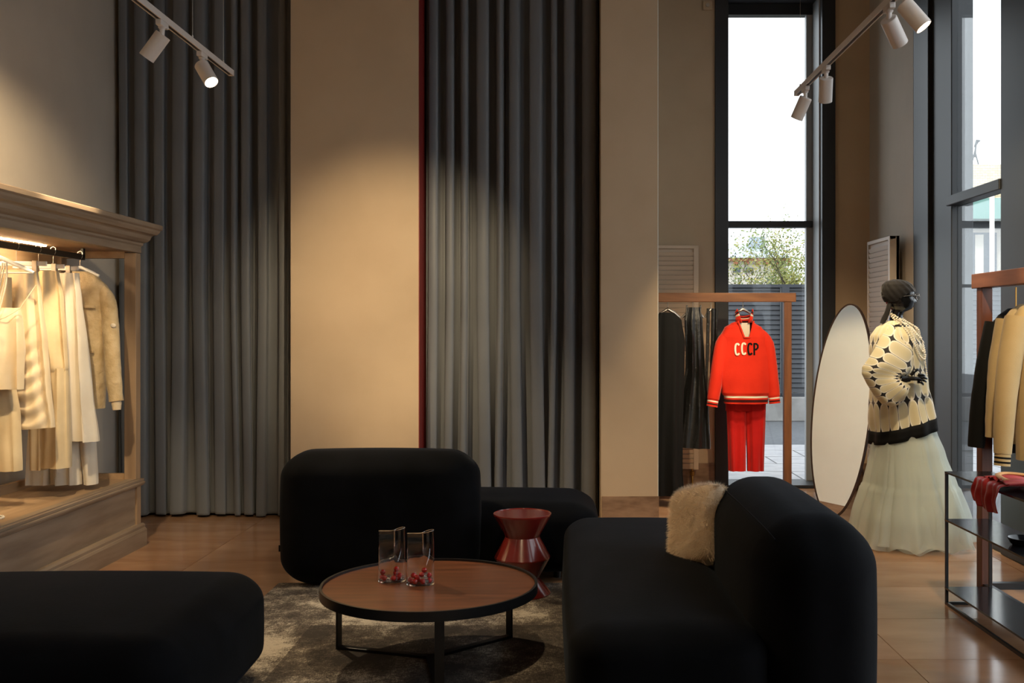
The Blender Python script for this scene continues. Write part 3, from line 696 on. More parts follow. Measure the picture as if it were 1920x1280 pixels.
# ------------------------------------------------------------------ garments
def cloth(levels, Y, n=72, rows=44, k=7, seed=0, sup=.75, skew=0, hem=0, twist=0, warp=None):
    """levels: (py, px_left, px_right, depth_m, fold_m) rows measured in the plane Y; returns a hanging tube of cloth."""
    rnd = random.Random(seed); ph = [rnd.uniform(0, 2*PI) for _ in range(6)]; kk = [k, k*1.7+1, k*.5+1]
    lv = [(a[0],)+tuple(a[1:]) for a in levels]; rings = []
    y0, y1 = lv[0][0], lv[-1][0]
    for i in range(rows+1):
        py = y0+(y1-y0)*i/rows; xl, xr, d, am = interp(lv, py)
        xl, xr, z = XX(xl,Y), XX(xr,Y), ZZ(py,Y); cx, hw = (xl+xr)/2, (xr-xl)/2; r = []
        t = i/rows
        for j in range(n):
            a = 2*PI*j/n; c, s = math.cos(a), math.sin(a)
            x = cx+hw*math.copysign(abs(c)**sup, c); y = d*math.copysign(abs(s)**.8, s)
            f = math.sin(kk[0]*a+ph[0]+1.2*math.sin(1.5*t+ph[3])+twist*t)+.5*math.sin(kk[1]*a+ph[1]+t*2)+.5*math.sin(kk[2]*a+ph[2])
            y += am*f*(.35+.65*abs(s)); x += am*.5*math.cos(kk[0]*a*.5+ph[4])*abs(c)*(1 if abs(c) < .95 else .5)
            zz = z-hem*t*t*(x-cx)-skew*t*(x-cx)
            if warp and s < 0: y += warp((x-cx)/hw, t)*min(1,-s*2)
            r.append((x, Y+y, zz))
        rings.append(r)
    return MB().loft(rings)
def sleeve(pts, r, ry, seed=0, n=20, wr=.006, k=5):
    pts = catmull(pts, k); m = len(pts)
    rr = [interp([(i/(len(r)-1), a, b) for i, (a, b) in enumerate(zip(r, ry))], j/(m-1)) for j in range(m)]
    rnd = random.Random(seed)
    rr = [(a+wr*rnd.uniform(-1,1), b+wr*rnd.uniform(-1,1)) for a, b in rr]
    return MB().tube(pts, [a for a, b in rr], n, True, [b for a, b in rr])
def hook(mb, top, drop):                                           # wire hook from rail to hanger
    p = Vector(top)
    mb.tube([p+Vector((-.018,0,-.012)), p+Vector((-.014,0,.008)), p+Vector((0,0,.016)), p+Vector((.014,0,.008)), p+Vector((.014,0,-.02)), p+Vector((0,0,-.045)), p+Vector((0,0,-drop))], .0022, 6)
def clip_hanger(name, Y, label, xw=.17, group='clip hangers on the wardrobe rail'):
    t = thing(name, label, 'hanger', (rx,Y,zr+.018), group); h = MB(); hook(h, (rx,Y,zr+.020), .105)
    part('hook', h, M['chrome'], t, smooth=True)
    z = zr-.094
    part('bar', MB().box(rx-xw, rx+xw, Y-.006, Y+.006, z-.012, z+.014), M['white'], t, bevel=.004)
    for s in (-.62, .62): part('clip', MB().box(rx+s*xw-.014, rx+s*xw+.014, Y-.014, Y+.014, z-.045, z+.018), M['chrome'], t, bevel=.003)
    return t
def shoulder_hanger(name, top, w, dz, m, label, group, clip=False):
    p = Vector(top); t = thing(name, label, 'hanger', p, group); h = MB(); hook(h, p, .09); part('hook', h, M['chrome'], t, smooth=True)
    part('shoulders', MB().tube([p+Vector((-w,0,-.09-dz)), p+Vector((-w*.6,0,-.09-dz*.55)), p+Vector((0,0,-.085)), p+Vector((w*.6,0,-.09-dz*.55)), p+Vector((w,0,-.09-dz))], [.008,.011,.013,.011,.008], 10), m, t, smooth=True)
    part('bar', MB().tube([p+Vector((-w*.95,0,-.09-dz)), p+Vector((w*.95,0,-.09-dz))], .004, 8), m, t, smooth=True)
    return t
G = 'pale clothes in the wardrobe'
def gthing(name, label, cat, Y, x=None, z=None, group=G): return thing(name, label, cat, (rx if x is None else x, Y, z if z is not None else 1.8), group)
# nearest: camisole on a white hanger
shoulder_hanger('clothes_hanger', (rx,5.42,zr+.020), .20, .085, M['white'], 'white shoulder hanger nearest the camera in the wardrobe', 'hangers in the wardrobe')
t = gthing('camisole', 'cream satin camisole with thin straps on the nearest white hanger', 'top', 5.42)
part('bodice', cloth([(577,-45,38,.03,.004),(600,-85,41,.06,.014),(660,-100,45,.07,.022),(728,-108,44,.06,.018)], 5.42, seed=1, k=8, hem=.02), M['satin'], t, smooth=True)
for a, b in (((68,534),(36,580)),((-95,534),(-60,580))):
    pa, pb = P(a[0],a[1],5.415), P(b[0],b[1],5.37); part('strap', MB().tube([pa, pa.lerp(pb,.5), pb], .0028, 6), M['satin'], t)
part('neckline_cord', MB().tube(catmull([P(37,578,5.375), P(15,592,5.35), P(0,598,5.34), P(-30,602,5.335), P(-60,580,5.36)], 5), .0028, 6), M['satin'], t)
t = gthing('pearl_necklace', 'cream pearl strands hanging at the left end of the wardrobe', 'necklace', 5.30, z=1.75)
pm = MB()
for q in range(4):
    for i in range(46):
        tt = i/45; p = P(12-12*tt**1.3-q*3+3*math.sin(tt*5+q), 494+100*tt, 5.30); pm.sphere(p+Vector((0,.006*(q % 2),0)), .0045, 6, 4)
part('pearl_strand', pm, M['pearl'], t, smooth=True)
t = gthing('jeans', 'ecru jeans behind the camisole, hem raised above the wardrobe deck', 'trousers', 5.50)
jm = cloth([(520,-70,20,.04,.004),(640,-80,20,.05,.006),(700,-82,20,.05,.004)], 5.52, seed=2, k=5)
for a in (cloth([(690,-35,22,.05,.004),(780,-22,36,.05,.006),(882,0,39,.05,.008)], 5.52, n=40, seed=3, k=4), cloth([(690,-84,-33,.05,.004),(882,-98,-56,.05,.006)], 5.52, n=40, seed=4, k=4)): jm.add(a.v, a.f)
part('legs', jm, M['cream2'], t, smooth=True)
# ruched satin skirt with elastic waist
clip_hanger('clip_hanger', 5.62, 'chrome and white clip hanger second from the left on the wardrobe rail')
t = gthing('ruched_skirt', 'champagne ruched satin skirt with uneven hem in the wardrobe', 'skirt', 5.62)
part('skirt_cloth', cloth([(506,-52,70,.035,.014),(560,-60,76,.05,.022),(640,-60,85,.06,.024),(720,-55,92,.06,.016),(805,-40,102,.05,.010)], 5.62, seed=5, k=6, rows=110, hem=-.06, warp=lambda u, t: -.010*smoothstep(.35,.6,t)*math.sin(2*PI*(t*10-1.6*(1-(u-.45)**2*2.2)))*math.exp(-((u-.45)/.45)**2)), M['satin'], t, smooth=True)
# ecru trousers
clip_hanger('clip_hanger', 5.86, 'chrome and white clip hanger third from the left on the wardrobe rail', .15)
t = gthing('trousers', 'long ecru denim trousers in the middle of the wardrobe', 'trousers', 5.86)
jm = cloth([(508,48,108,.04,.010),(560,48,116,.05,.016),(640,50,122,.06,.018),(690,54,126,.06,.012),(716,62,118,.02,.004)], 5.86, seed=6, k=6)
for a in (cloth([(690,80,127,.06,.014),(780,80,130,.065,.016),(876,80,133,.065,.016)], 5.86, n=40, seed=7, k=4), cloth([(690,54,84,.05,.004),(880,60,86,.05,.006)], 5.86, n=40, seed=8, k=4)): jm.add(a.v, a.f)
part('legs', jm, M['cream2'], t, smooth=True)
# white long skirt
clip_hanger('clip_hanger', 6.03, 'chrome and white clip hanger at the far end of the wardrobe rail', .15)
t = gthing('white_skirt', 'flared off white skirt hanging beside the ecru jacket', 'skirt', 6.10)
part('skirt_cloth', cloth([(512,92,146,.03,.004),(560,92,152,.04,.014),(650,88,163,.06,.022),(740,80,172,.075,.026),(824,70,183,.085,.030)], 6.03, seed=9, k=8, rows=50, hem=.05), M['white_cloth'], t, smooth=True)
t = gthing('wide_trousers', 'white wide trousers showing below the white skirt', 'trousers', 6.22)
jm = cloth([(512,90,148,.03,.004),(720,84,172,.05,.006)], 6.165, seed=10, k=5)
for a in (cloth([(700,86,140,.05,.004),(800,92,150,.055,.018),(907,98,152,.06,.022)], 6.165, n=48, seed=11, k=5), cloth([(700,130,170,.04,.004),(820,150,178,.05,.005),(907,160,182,.05,.006)], 6.19, n=40, seed=12, k=4), cloth([(700,60,100,.04,.004),(908,52,95,.05,.012)], 6.16, n=40, seed=13, k=4)): jm.add(a.v, a.f)
part('legs', jm, M['white_cloth'], t, smooth=True)
# jacket
shoulder_hanger('clothes_hanger', (rx,6.37,zr+.020), .12, .05, M['white'], 'white shoulder hanger under the ecru jacket in the wardrobe', 'hangers in the wardrobe')
t = gthing('jacket', 'worn ecru linen jacket with raw hem beside the far wardrobe post', 'jacket', 6.34)
YJ = 6.37
part('body', cloth([(509,132,166,.03,.002),(518,112,184,.05,.003),(540,100,203,.065,.004),(570,96,206,.075,.004),(640,98,200,.085,.005),(700,97,198,.085,.006),(765,94,196,.08,.007)], YJ, seed=14, k=5, rows=50), M['linen'], t, smooth=True)
for s_pts, nm in (([P(186,534,YJ), P(203,570,YJ-.03), P(209,640,YJ-.06), P(213,705,YJ-.09), P(218,752,YJ-.10)], 'sleeve'), ([P(104,548,YJ), P(92,600,YJ-.02), P(84,690,YJ-.04), P(82,750,YJ-.06)], 'sleeve')):
    sl = part(nm, sleeve(s_pts, [.024,.044,.043,.042,.040], [.03,.055,.055,.05,.045], seed=15, wr=.002), M['linen'], t, smooth=True)
    if s_pts[0].x > -3:
        part('lining_cuff', sleeve([P(218,748,YJ-.10), P(219,768,YJ-.10)], [.03,.024], [.034,.028], seed=2, wr=.003), M['satin'], sl, smooth=True)
        part('torn_patch', MB().sphere(P(212,610,YJ-.095), .018, 8, 5, (1,.4,.8)), M['white_cloth'], sl, smooth=True)
part('pocket_flap', MB().box(XX(157,YJ-.09), XX(178,YJ-.09), YJ-.094, YJ-.084, ZZ(578,YJ), ZZ(573,YJ)), M['linen'], t, bevel=.003)
part('pocket_flap', MB().box(XX(163,YJ-.09), XX(176,YJ-.09), YJ-.098, YJ-.088, ZZ(661,YJ), ZZ(656,YJ)), M['linen'], t, bevel=.003)
# pearls lying on the wardrobe deck
t = thing('pearl_bracelet', 'coiled pearl bracelet lying on the wardrobe deck', 'bracelet', (-2.93,5.16,.451))
pm = MB()
for cx_, cy_, rr_ in ((-2.925,5.22,.055),(-2.99,5.22,.05),(-2.92,5.08,.05)):
    for i in range(26): pm.sphere((cx_+rr_*1.2*math.cos(2*PI*i/26), cy_+rr_*math.sin(2*PI*i/26), .4575), .0065, 7, 5)
part('pearl_strand', pm, M['pearl'], t, smooth=True)

# ------------------------------------------------------------------ centre rack in the far bay
YR = 8.40
rk = thing('clothes_rack', 'brown wooden clothes rack with the red sweater in front of the window', 'clothes rack', (1.3,YR,0))
zb0, zb1 = ZZ(566,YR), ZZ(549,YR); xr1 = XX(1491,YR)
part('beam', MB().box(.76, xr1, YR-.035, YR+.035, zb0, zb1), M['rack_wood'], rk, bevel=.004)
for xx_ in (.765, XX(1469,YR)): part('post', MB().box(xx_, xx_+.062, YR-.03, YR+.03, 0, zb0), M['rack_wood_v'], rk, bevel=.004)
part('foot_bar', MB().box(.765, XX(1483,YR), YR-.02, YR+.02, .03, .075), M['rack_wood'], rk, bevel=.004)
hz = zb0
def beam_hanger(px, label, w=.14, m=None, dz=.07, Y=YR):
    top = Vector((XX(px,Y), Y, hz)); t = thing('clothes_hanger', label, 'hanger', top, 'hangers on the centre rack')
    h = MB().tube([top, top+Vector((0,0,-.03)), top+Vector((0,0,-.06))], .003, 6); part('hook', h, M['chrome'], t)
    b = top+Vector((0,0,-.06))
    part('shoulders', MB().tube([b+Vector((-w,0,-dz)), b+Vector((-w*.5,0,-dz*.4)), b+Vector((0,0,.0)), b+Vector((w*.5,0,-dz*.4)), b+Vector((w,0,-dz))], [.009,.012,.016,.012,.009], 10), m or M['chrome'], t, smooth=True)
    return t
GR = 'dark clothes on the centre rack'
def rthing(name, label, cat, px, g=None): return thing(name, label, cat, (XX(px,YR), YR, 1.55), g)
beam_hanger(1252, 'steel hanger under the long black gown', .10)
t = rthing('black_gown', 'floor length black gown hanging beside the pillar', 'dress', 1252, GR)
part('gown_cloth', cloth([(586,1236,1264,.03,.002),(600,1228,1278,.05,.003),(640,1224,1284,.07,.006),(720,1224,1282,.08,.010),(800,1224,1279,.09,.014),(880,1224,1278,.10,.016),(926,1223,1281,.11,.016)], YR-.17, seed=21, k=6, rows=50, hem=-.03), M['black_cloth'], t, smooth=True)
beam_hanger(1299, 'steel hanger under the shiny black dress', .09)
t = rthing('black_dress', 'shiny wrinkled black sleeveless dress beside the red sweater', 'dress', 1299, GR)
part('dress_cloth', cloth([(576,1288,1313,.02,.002),(600,1283,1317,.04,.004),(660,1285,1319,.05,.01),(690,1285,1321,.05,.012),(760,1274,1327,.08,.014),(838,1264,1331,.10,.014)], YR, seed=22, k=8, rows=50, hem=.06, twist=2), M['black_shiny'], t, smooth=True)
sm = MB()
for a in (1286,1312): sm.tube([P(a,600,YR-.03), P(a+1,585,YR-.01), P(a+2,572,YR)], .006, 6)
part('strap', sm, M['black_shiny'], t)
beam_hanger(1333, 'steel hanger holding narrow black straps', .05)
t = rthing('strappy_dress', 'narrow black strappy dress hanging just left of the red sweater', 'dress', 1333, GR)
for a, b, y1 in ((1325,1331,735),(1334,1342,700),(1342,1346,640)):
    part('strap', cloth([(578,a,b,.012,.001),(640,a-1,b-1,.014,.002),(y1,a-3,b-5,.012,.002)], YR-.02, n=20, rows=16, seed=a, k=3), M['black_shiny'], t, smooth=True)
# red trousers and sweater
YS = 8.34
t = rthing('red_trousers', 'pleated red trousers hanging under the red sweater', 'trousers', 1398)
jm = cloth([(700,1361,1434,.05,.004),(770,1361,1436,.055,.006)], YR+.03, seed=23, k=8)
for a in (cloth([(740,1362,1399,.05,.005),(882,1366,1397,.06,.010)], YR+.03, n=60, seed=24, k=6), cloth([(740,1397,1436,.05,.005),(882,1401,1432,.06,.012)], YR+.03, n=60, seed=25, k=6)): jm.add(a.v, a.f)
part('legs', jm, M['red_cloth'], t, smooth=True)
part('rail', MB().tube([P(1366,702,YR+.03), P(1430,702,YR+.03)], .005, 6).tube([P(1398,702,YR+.03), P(1393,600,YR+.03)], .003, 6), M['chrome'], t)
beam_hanger(1393, 'steel hanger inside the red sweater', .06, None, .035)
t = rthing('red_sweater', 'bright red half zip sweater with CCCP lettering on the chest', 'sweater', 1394)
BD = [(603,1377,1408,.03,.0),(606,1370,1416,.05,.001),(614,1358,1428,.075,.002),(632,1349,1440,.095,.003),(670,1347,1446,.105,.004),(710,1347,1449,.11,.006),(735,1352,1446,.105,.006),(741,1356,1441,.095,.003)]
body = cloth(BD, YS, n=260, seed=26, k=4, rows=170, sup=.8)
# open the V neck: drop the front faces inside the V
def in_v(p):
    py = CY-(p.z-H)*F/YS; px = CX+p.x*F/YS
    if p.y > YS-.01: return False
    return py < 632 and abs(px-1396.5) < 14-max(0,(py-603)*.31)
nf = []
for f in body.f:
    c = sum((Vector(body.v[i]) for i in f), Vector())/len(f)
    if not in_v(c): nf.append(f)
body.f = nf
bo = part('body', body, M['red_knit'], t, smooth=True)
def front_y(px, py):
    xl, xr, d, am = interp([tuple(a) for a in BD], py); u = (px-(xl+xr)/2)/((xr-xl)/2); u = max(-.98, min(.98, u))
    a = abs(u)**(1/.8); s = math.sqrt(max(0,1-a*a)); return YS-d*s**.8-.006
def hemband(levels, Y, m, nm, parent, n=96, seed=0): return part(nm, cloth(levels, Y, n=n, rows=3, seed=seed, k=4, sup=.8), m, parent, smooth=True)
for (a, b, mm) in ((741,745,'knit_white'),(745,748,'red_knit'),(748,753,'dark_red'),(753,756,'red_knit')):
    hemband([(a,1357,1440,.094,.003),(b,1358,1439,.093,.003)], YS, M[mm], 'hem_stripe', bo, seed=26)
for sgn, pts in ((-1, [P(1374,617,YS), P(1355,645,YS-.02), P(1343,710,YS-.03), P(1337,748,YS-.04)]), (1, [P(1418,617,YS), P(1437,645,YS-.02), P(1447,710,YS-.03), P(1451,742,YS-.04)])):
    sl = part('sleeve', sleeve(pts, [.018,.058,.056,.05], [.03,.06,.055,.05], seed=27, wr=.001), M['red_knit'], t, smooth=True)
    e, d = pts[-1], (pts[-1]-pts[-2]).normalized()
    q = e
    for ln, mm in ((.012,'red_knit'),(.012,'knit_white'),(.012,'red_knit'),(.012,'dark_red'),(.014,'red_knit')):
        part('cuff_stripe', MB().tube([q, q+d*ln], .046, 20, True, .044), M[mm], sl, smooth=30); q = q+d*ln
# stand collar, open in front, with stripes
def collar_pt(i, h):                                               # i -1..1 from front left round the back to front right, h 0..1 of its height
    a = math.radians(90+(180-20-34*h*abs(i))*i); e = abs(i)**1.6
    top = 592-13*e; r0 = .056*(1+.16*h*e)
    return (XX(1395.5,YS)-r0*1.2*math.cos(a)*(-1), YS+.005+r0*.9*math.sin(a), ZZ(605+(top-605)*h,YS))
for h0, h1, mm in ((0,.5,'red_knit'),(.5,.64,'knit_white'),(.64,.70,'red_knit'),(.70,.84,'dark_red'),(.84,1,'red_knit')):
    part('collar', MB().loft([[collar_pt(-1+i/16, h) for i in range(33)] for h in (h0, h1)], closed=False), M[mm], t, smooth=True, solid=.007)
for s_, e_ in ((-1, (1391.5,632)), (1, (1401.5,632))):
    pa = [(1396.5+s_*14.5,602),(1396.5+s_*11,614),(1396.5+s_*8,623),e_]
    part('placket', MB().tube([Vector((XX(x,YS), front_y(x,max(y,607)), ZZ(y,YS))) for x, y in pa], .008, 8, True, .004), M['red_knit'], t, smooth=True)
part('placket', MB().tube([Vector((XX(x,YS), front_y(x,632), ZZ(632.5,YS))) for x in (1391,1396.5,1402)], .006, 8), M['red_knit'], t, smooth=True)
part('inner_back_shade', MB().box(XX(1380,YS), XX(1413,YS), YS+.004, YS+.010, ZZ(640,YS), ZZ(601,YS)), M['dark_red'], t)  # maroon panel stands in for the shade inside the open neck
part('neck_label', MB().box(XX(1387,YS), XX(1405,YS), YS-.02, YS-.015, ZZ(632,YS), ZZ(605,YS)), M['knit_white'], t)
# letters
def stroke(pts, w, th=.0015):
    mb = MB()
    for a, b in zip(pts, pts[1:]):
        pa = Vector((XX(a[0],YS), front_y(*a), ZZ(a[1],YS))); pb = Vector((XX(b[0],YS), front_y(*b), ZZ(b[1],YS)))
        d = (pb-pa).normalized(); n_ = Vector((0,-1,0)); s_ = d.cross(n_).normalized()
        mb.obox((pa+pb)/2, d*((pb-pa).length/2+w*.30), s_*w/2, n_*th)
    return mb
def Cpts(cx, cy, rx_, ry_): 
    o = []
    for i in range(17):
        a = math.radians(50+260*i/16); o.append((cx+rx_*math.copysign(abs(math.cos(a))**.75, math.cos(a)), cy-ry_*math.copysign(abs(math.sin(a))**.85, math.sin(a))))
    return o
for cx_, mm, yy in ((1378.5,'knit_white',654), (1390.5,'knit_white',653), (1402,'black_cloth',653.5)):
    part('letter', stroke(Cpts(cx_, yy, 3.8, 10), .014), M[mm], t)
pp = [(1409.5,664),(1409.5,644),(1413.5,644),(1416.4,647),(1416.4,651),(1413.5,654.5),(1409.5,654.5)]
part('letter', stroke(pp, .014), M['black_cloth'], t)

# ------------------------------------------------------------------ radiators
def radiator(name, label, origin, u, w, z0, z1, m, valve=True):
    """u: unit vector along the radiator's width; the slatted face looks to u x up."""
    u = Vector(u); nrm = u.cross(Vector((0,0,1))); o = Vector(origin); t = thing(name, label, 'radiator', (o.x, o.y, z0), 'tall slatted radiators')
    up = Vector((0,0,1))
    def bx(a0, a1, d0, d1, h0, h1): return MB().obox(o+u*(a0+a1)/2+nrm*(d0+d1)/2+up*((h0+h1)/2-o.z), u*(a1-a0)/2, nrm*(d1-d0)/2, up*(h1-h0)/2)
    part('back_plate', bx(0, w, .02, .05, z0, z1), m, t, bevel=.004)
    part('side_cap', bx(0, .022, .02, .10, z0, z1), m, t, bevel=.004); part('side_cap', bx(w-.045, w, .02, .10, z0, z1), m, t, bevel=.004)
    part('top_cap', bx(0, w, .05, .10, z1-.03, z1), m, t, bevel=.004)
    nsl = int((z1-z0-.05)/.042); me = MB().obox((0,0,0), u*(w-.067)/2, (nrm*.006+up*.017), (nrm*.003-up*.001)).mesh('slat'); me.materials.append(m)
    for k in range(nsl): piece('slat', me, t, o+u*(w/2-.011)+nrm*.088+up*(z0+.035+.042*k-o.z))
    part('front_plate', bx(.02, w-.04, .07, .078, z0+.005, z1-.02), m, t)
    if valve:
        v = o+u*(w-.05)+nrm*.05
        part('valve', MB().lathe([(.012,z0-.09),(.012,z0-.06),(.02,z0-.055),(.02,z0-.02),(.01,z0-.015),(.01,z0+.01)], (v.x,v.y,0), 12), M['brass'], t, smooth=30)
        part('pipe', MB().lathe([(.011,.0),(.011,z0-.08)], (v.x,v.y,0), 10), M['brass'], t, smooth=True)
    part('bracket', bx(w*.3, w*.3+.04, 0, .02, z1-.3, z1-.25), m, t); part('bracket', bx(w*.3, w*.3+.04, 0, .02, z0+.25, z0+.3), m, t)
radiator('radiator', 'tall cream slatted radiator on the far wall beside the black clothes', (x_n1+.03,YB-.015,0), (1,0,0), XX(1308,YB-.05)-x_n1-.03, ZZ(880,9.05), ZZ(460,9.05), M['radiator'])
radiator('radiator', 'tall pale slatted radiator on the right wall behind the mannequin', (XR-.03,8.80,0), (0,-1,0), .60, ZZ(880,9.05), 2.19, M['radiator2'])

# ------------------------------------------------------------------ standing oval mirror
def mirror():
    base = Vector((2.12,7.62,0)); t = thing('standing_mirror', 'tall oval standing mirror in a thin bronze frame beside the mannequin', 'mirror', base)
    hh, hw = .805, .27; yaw = math.radians(-55)
    Mx = Matrix.Translation(base+Vector((.02,.03,.825))) @ Matrix.Rotation(yaw,4,'Z') @ Matrix.Rotation(math.radians(-8),4,'X')
    n = 80
    ring = lambda s, y: [Mx @ Vector(((hw+s)*math.cos(2*PI*i/n), y, (hh+s)*math.sin(2*PI*i/n))) for i in range(n)]
    part('glass', MB().loft([ring(-.006,-.002), ring(-.006,.008)], True, True), M['mirror'], t)
    part('frame', MB().loft([ring(-.007,-.005), ring(.004,-.006), ring(.005,.014), ring(-.008,.014), ring(-.007,-.005)]), M['bronze'], t, smooth=30)
    part('back_board', MB().loft([ring(-.008,.0085), ring(-.008,.013)], True, True), M['black_metal'], t)
    part('prop_leg', MB().tube([Mx @ Vector((0,.03,.15)), Vector((2.42,7.80,.008))], .009, 8), M['bronze'], t)
mirror()

# ------------------------------------------------------------------ mannequin
def mannequin():
    YM = 6.75; bx_ = XX(1704,YM); base = Vector((bx_,YM,0))
    t = thing('mannequin', 'black mannequin in headscarf, oval patterned sweater and pale tulle skirt', 'mannequin', base)
    Q = lambda px, py, dy=0: P(px, py, YM)+Vector((0,dy,0))
    # head: profile front / back silhouette by row, half width; faces +x
    prof = [ # py, front px, back px, half width m
        (526,1690,1672,.020),(529,1700,1662,.048),(535,1708,1657,.066),(545,1713,1655,.075),(553,1713.5,1656,.076),(558,1712,1657,.074),(563,1713.5,1659,.071),(568,1713,1662,.068),(574,1711.5,1666,.060),(578,1709,1670,.052),(581,1704,1672,.042),(585,1695,1670,.036),(591,1692,1669,.037),(598,1692,1667,.043),(604,1696,1661,.070),(612,1704,1654,.12),(625,1712,1648,.15)]
    rings = []; n = 56
    for i in range(74):
        py = 526+(625-526)*i/73; f, b, hw = interp([tuple(r) for r in prof], py)
        xf_, xb_ = XX(f,YM), XX(b,YM); cx = (xf_+xb_)/2; hx = (xf_-xb_)/2; z = ZZ(py,YM); r = []
        for j in range(n):
            a = 2*PI*j/n; c, s = math.cos(a), math.sin(a)
            x = cx+hx*c; y = hw*math.copysign(abs(s)**.92, s)
            an = math.atan2(s, c)
            nose = math.exp(-(an/.16)**2)*(smoothstep(553,566,py)*(1-smoothstep(566,569.5,py)))*.020
            lips = math.exp(-(an/.28)**2)*(math.exp(-((py-571.5)/1.1)**2)+.85*math.exp(-((py-574.6)/1.1)**2))*.007
            eye = -math.exp(-((abs(an)-.52)/.22)**2)*math.exp(-((py-557.5)/2.6)**2)*.008
            chin = math.exp(-(an/.35)**2)*math.exp(-((py-579)/2.0)**2)*.005
            cheek = math.exp(-((abs(an)-.75)/.25)**2)*math.exp(-((py-564)/4)**2)*.004
            x += (nose+lips+eye+chin+cheek)
            ear = math.exp(-((abs(an)-1.75)/.10)**2)*math.exp(-((py-560)/5)**2)*.012
            y += math.copysign(ear, s)
            r.append((x, YM+y, z))
        rings.append(r)
    body = MB().loft(rings, True, False)
    # shoulders and trunk inside the clothes, down to a stand so that the figure is one surface
    body_rows = [(625,1712,1648,.15),(645,1722,1644,.17),(680,1728,1650,.15),(710,1724,1662,.12),(760,1735,1658,.15),(800,1738,1660,.16),(900,1728,1680,.11),(1015,1718,1690,.05)]
    rr = []
    for i in range(30):
        py = 625+(1015-625)*i/29; f, b, hw = interp([tuple(r) for r in body_rows], py)
        cx, hx = XX((f+b)/2,YM), XX(f,YM)-XX((f+b)/2,YM)
        rr.append([(cx+hx*math.cos(2*PI*j/n)*.8, YM+hw*.75*math.sin(2*PI*j/n), max(.02, ZZ(py,YM))) for j in range(n)])
    body.loft(rr, False, True)
    part('body', body, M['mannequin'], t, smooth=True)
    # scarf: cap over the skull, band to the nape, knot and tail
    cap = []; 
    for i in range(22):
        py = 523.5+(566-523.5)*i/21; f, b, hw = interp([tuple(r) for r in prof], py+1)
        if i == 0: f, b, hw = 1684, 1678, .006
        cx, hx = XX((f+b)/2,YM), (XX(f,YM)-XX(b,YM))/2; z = ZZ(py,YM); r = []
        for j in range(n):
            a = 2*PI*j/n; c, s = math.cos(a), math.sin(a)
            # lower edge rises from nape (566) to brow (546)
            lim = 567-20*smoothstep(-.7,.75,c); pz = min(py, lim); ff, b2, h2 = interp([tuple(q) for q in prof], pz+1)
            if i == 0: ff, b2, h2 = 1684, 1678, .006
            cx2, hx2 = XX((ff+b2)/2,YM), (XX(ff,YM)-XX(b2,YM))/2
            rip = .0028*math.sin(14*a+.35*(pz-525)*(1 if s > 0 else -1))
            r.append((cx2+(hx2+.008+rip)*c, YM+(h2+.008+rip)*s, ZZ(pz,YM)))
        cap.append(r)
    sc_ = part('headscarf', MB().loft(cap, True, False), M['scarf'], t, smooth=True)
    part('scarf_tail', sleeve([Q(1668,562,-.02), Q(1664,572,-.03), Q(1661,585,-.03), Q(1656,598,-.02), Q(1651,606,-.02)], [.014,.016,.020,.022,.014], [.008,.009,.008,.008,.006], 3, 14, .001), M['scarf'], sc_, smooth=True)
    part('scarf_knot', MB().sphere(Q(1657,549), .022, 12, 8, (.8,1.3,1)).sphere(Q(1656,556,-.01), .014, 10, 6, (.8,1,1.2)), M['scarf'], sc_, smooth=True)
    # spectacles
    g = MB(); fc = Q(1714,556)
    for s in (-1, 1):
        c = fc+Vector((.012,s*.034,0)); g.tube([c+Vector((.006*math.sin(q)*0-.010*abs(math.cos(q))*0, .029*math.cos(q), .020*math.sin(q))) for q in [2*PI*i/20 for i in range(21)]], .0028, 6)
        g.tube([c+Vector((0,s*.029,.006)), c+Vector((-.05,s*.044,.006)), c+Vector((-.11,s*.046,0))], .0025, 6)
    g.tube([fc+Vector((.012,-.006,.006)), fc+Vector((.018,0,.008)), fc+Vector((.012,.006,.006))], .0025, 6)
    part('spectacles', g, M['chrome'], t, smooth=True, label='thin silver framed spectacles')
    # sweater body
    SW = [(601,1690,1664,.055),(606,1700,1655,.085),(616,1711,1643,.135),(630,1721,1634,.17),(650,1729,1632,.19),(690,1732,1634,.19),(730,1736,1633,.19),(770,1745,1634,.20),(793,1750,1636,.205)]
    rr = []; rows = 46; nn = 84
    for i in range(rows+1):
        py = 601+(793-601)*i/rows; f, b, hw = interp([tuple(r) for r in SW], py); cx, hx = XX((f+b)/2,YM), (XX(f,YM)-XX(b,YM))/2; r = []
        for j in range(nn):
            a = 2*PI*j/nn; c, s = math.cos(a), math.sin(a); tt = i/rows
            fo = .010*smoothstep(.45,1,tt)*math.sin(9*a+1)+.006*smoothstep(.2,.7,tt)*math.sin(5*a+6*tt)
            r.append((cx+(hx+fo)*c, YM+(hw+fo)*math.copysign(abs(s)**.9,s), ZZ(py,YM)+.055*tt*tt*c*hx/.2))
        rr.append(r)
    uvs = lambda i, j: (j/nn*19, (1-i/rows)*3.7+.1)
    sw = part('sweater_body', MB().loft(rr, uvs=uvs), M['oval_knit'], t, smooth=True)
    hb = []
    for k_ in range(4):
        py = 793+24*k_/3; r = []
        for j in range(nn):
            a = 2*PI*j/nn; c, s = math.cos(a), math.sin(a); f, b, hw = 1751+k_*.8, 1636-k_*.3, .206
            cx, hx = XX((f+b)/2,YM), (XX(f,YM)-XX(b,YM))/2; fo = .010*math.sin(9*a+1)+.005*math.sin(5*a+6)
            r.append((cx+(hx+.002+fo)*c, YM+(hw+.002+fo)*s, ZZ(py,YM)+.055*c*hx/.2))
        hb.append(r)
    part('hem_band', MB().loft(hb), M['black_cloth'], sw, smooth=True, solid=.004)
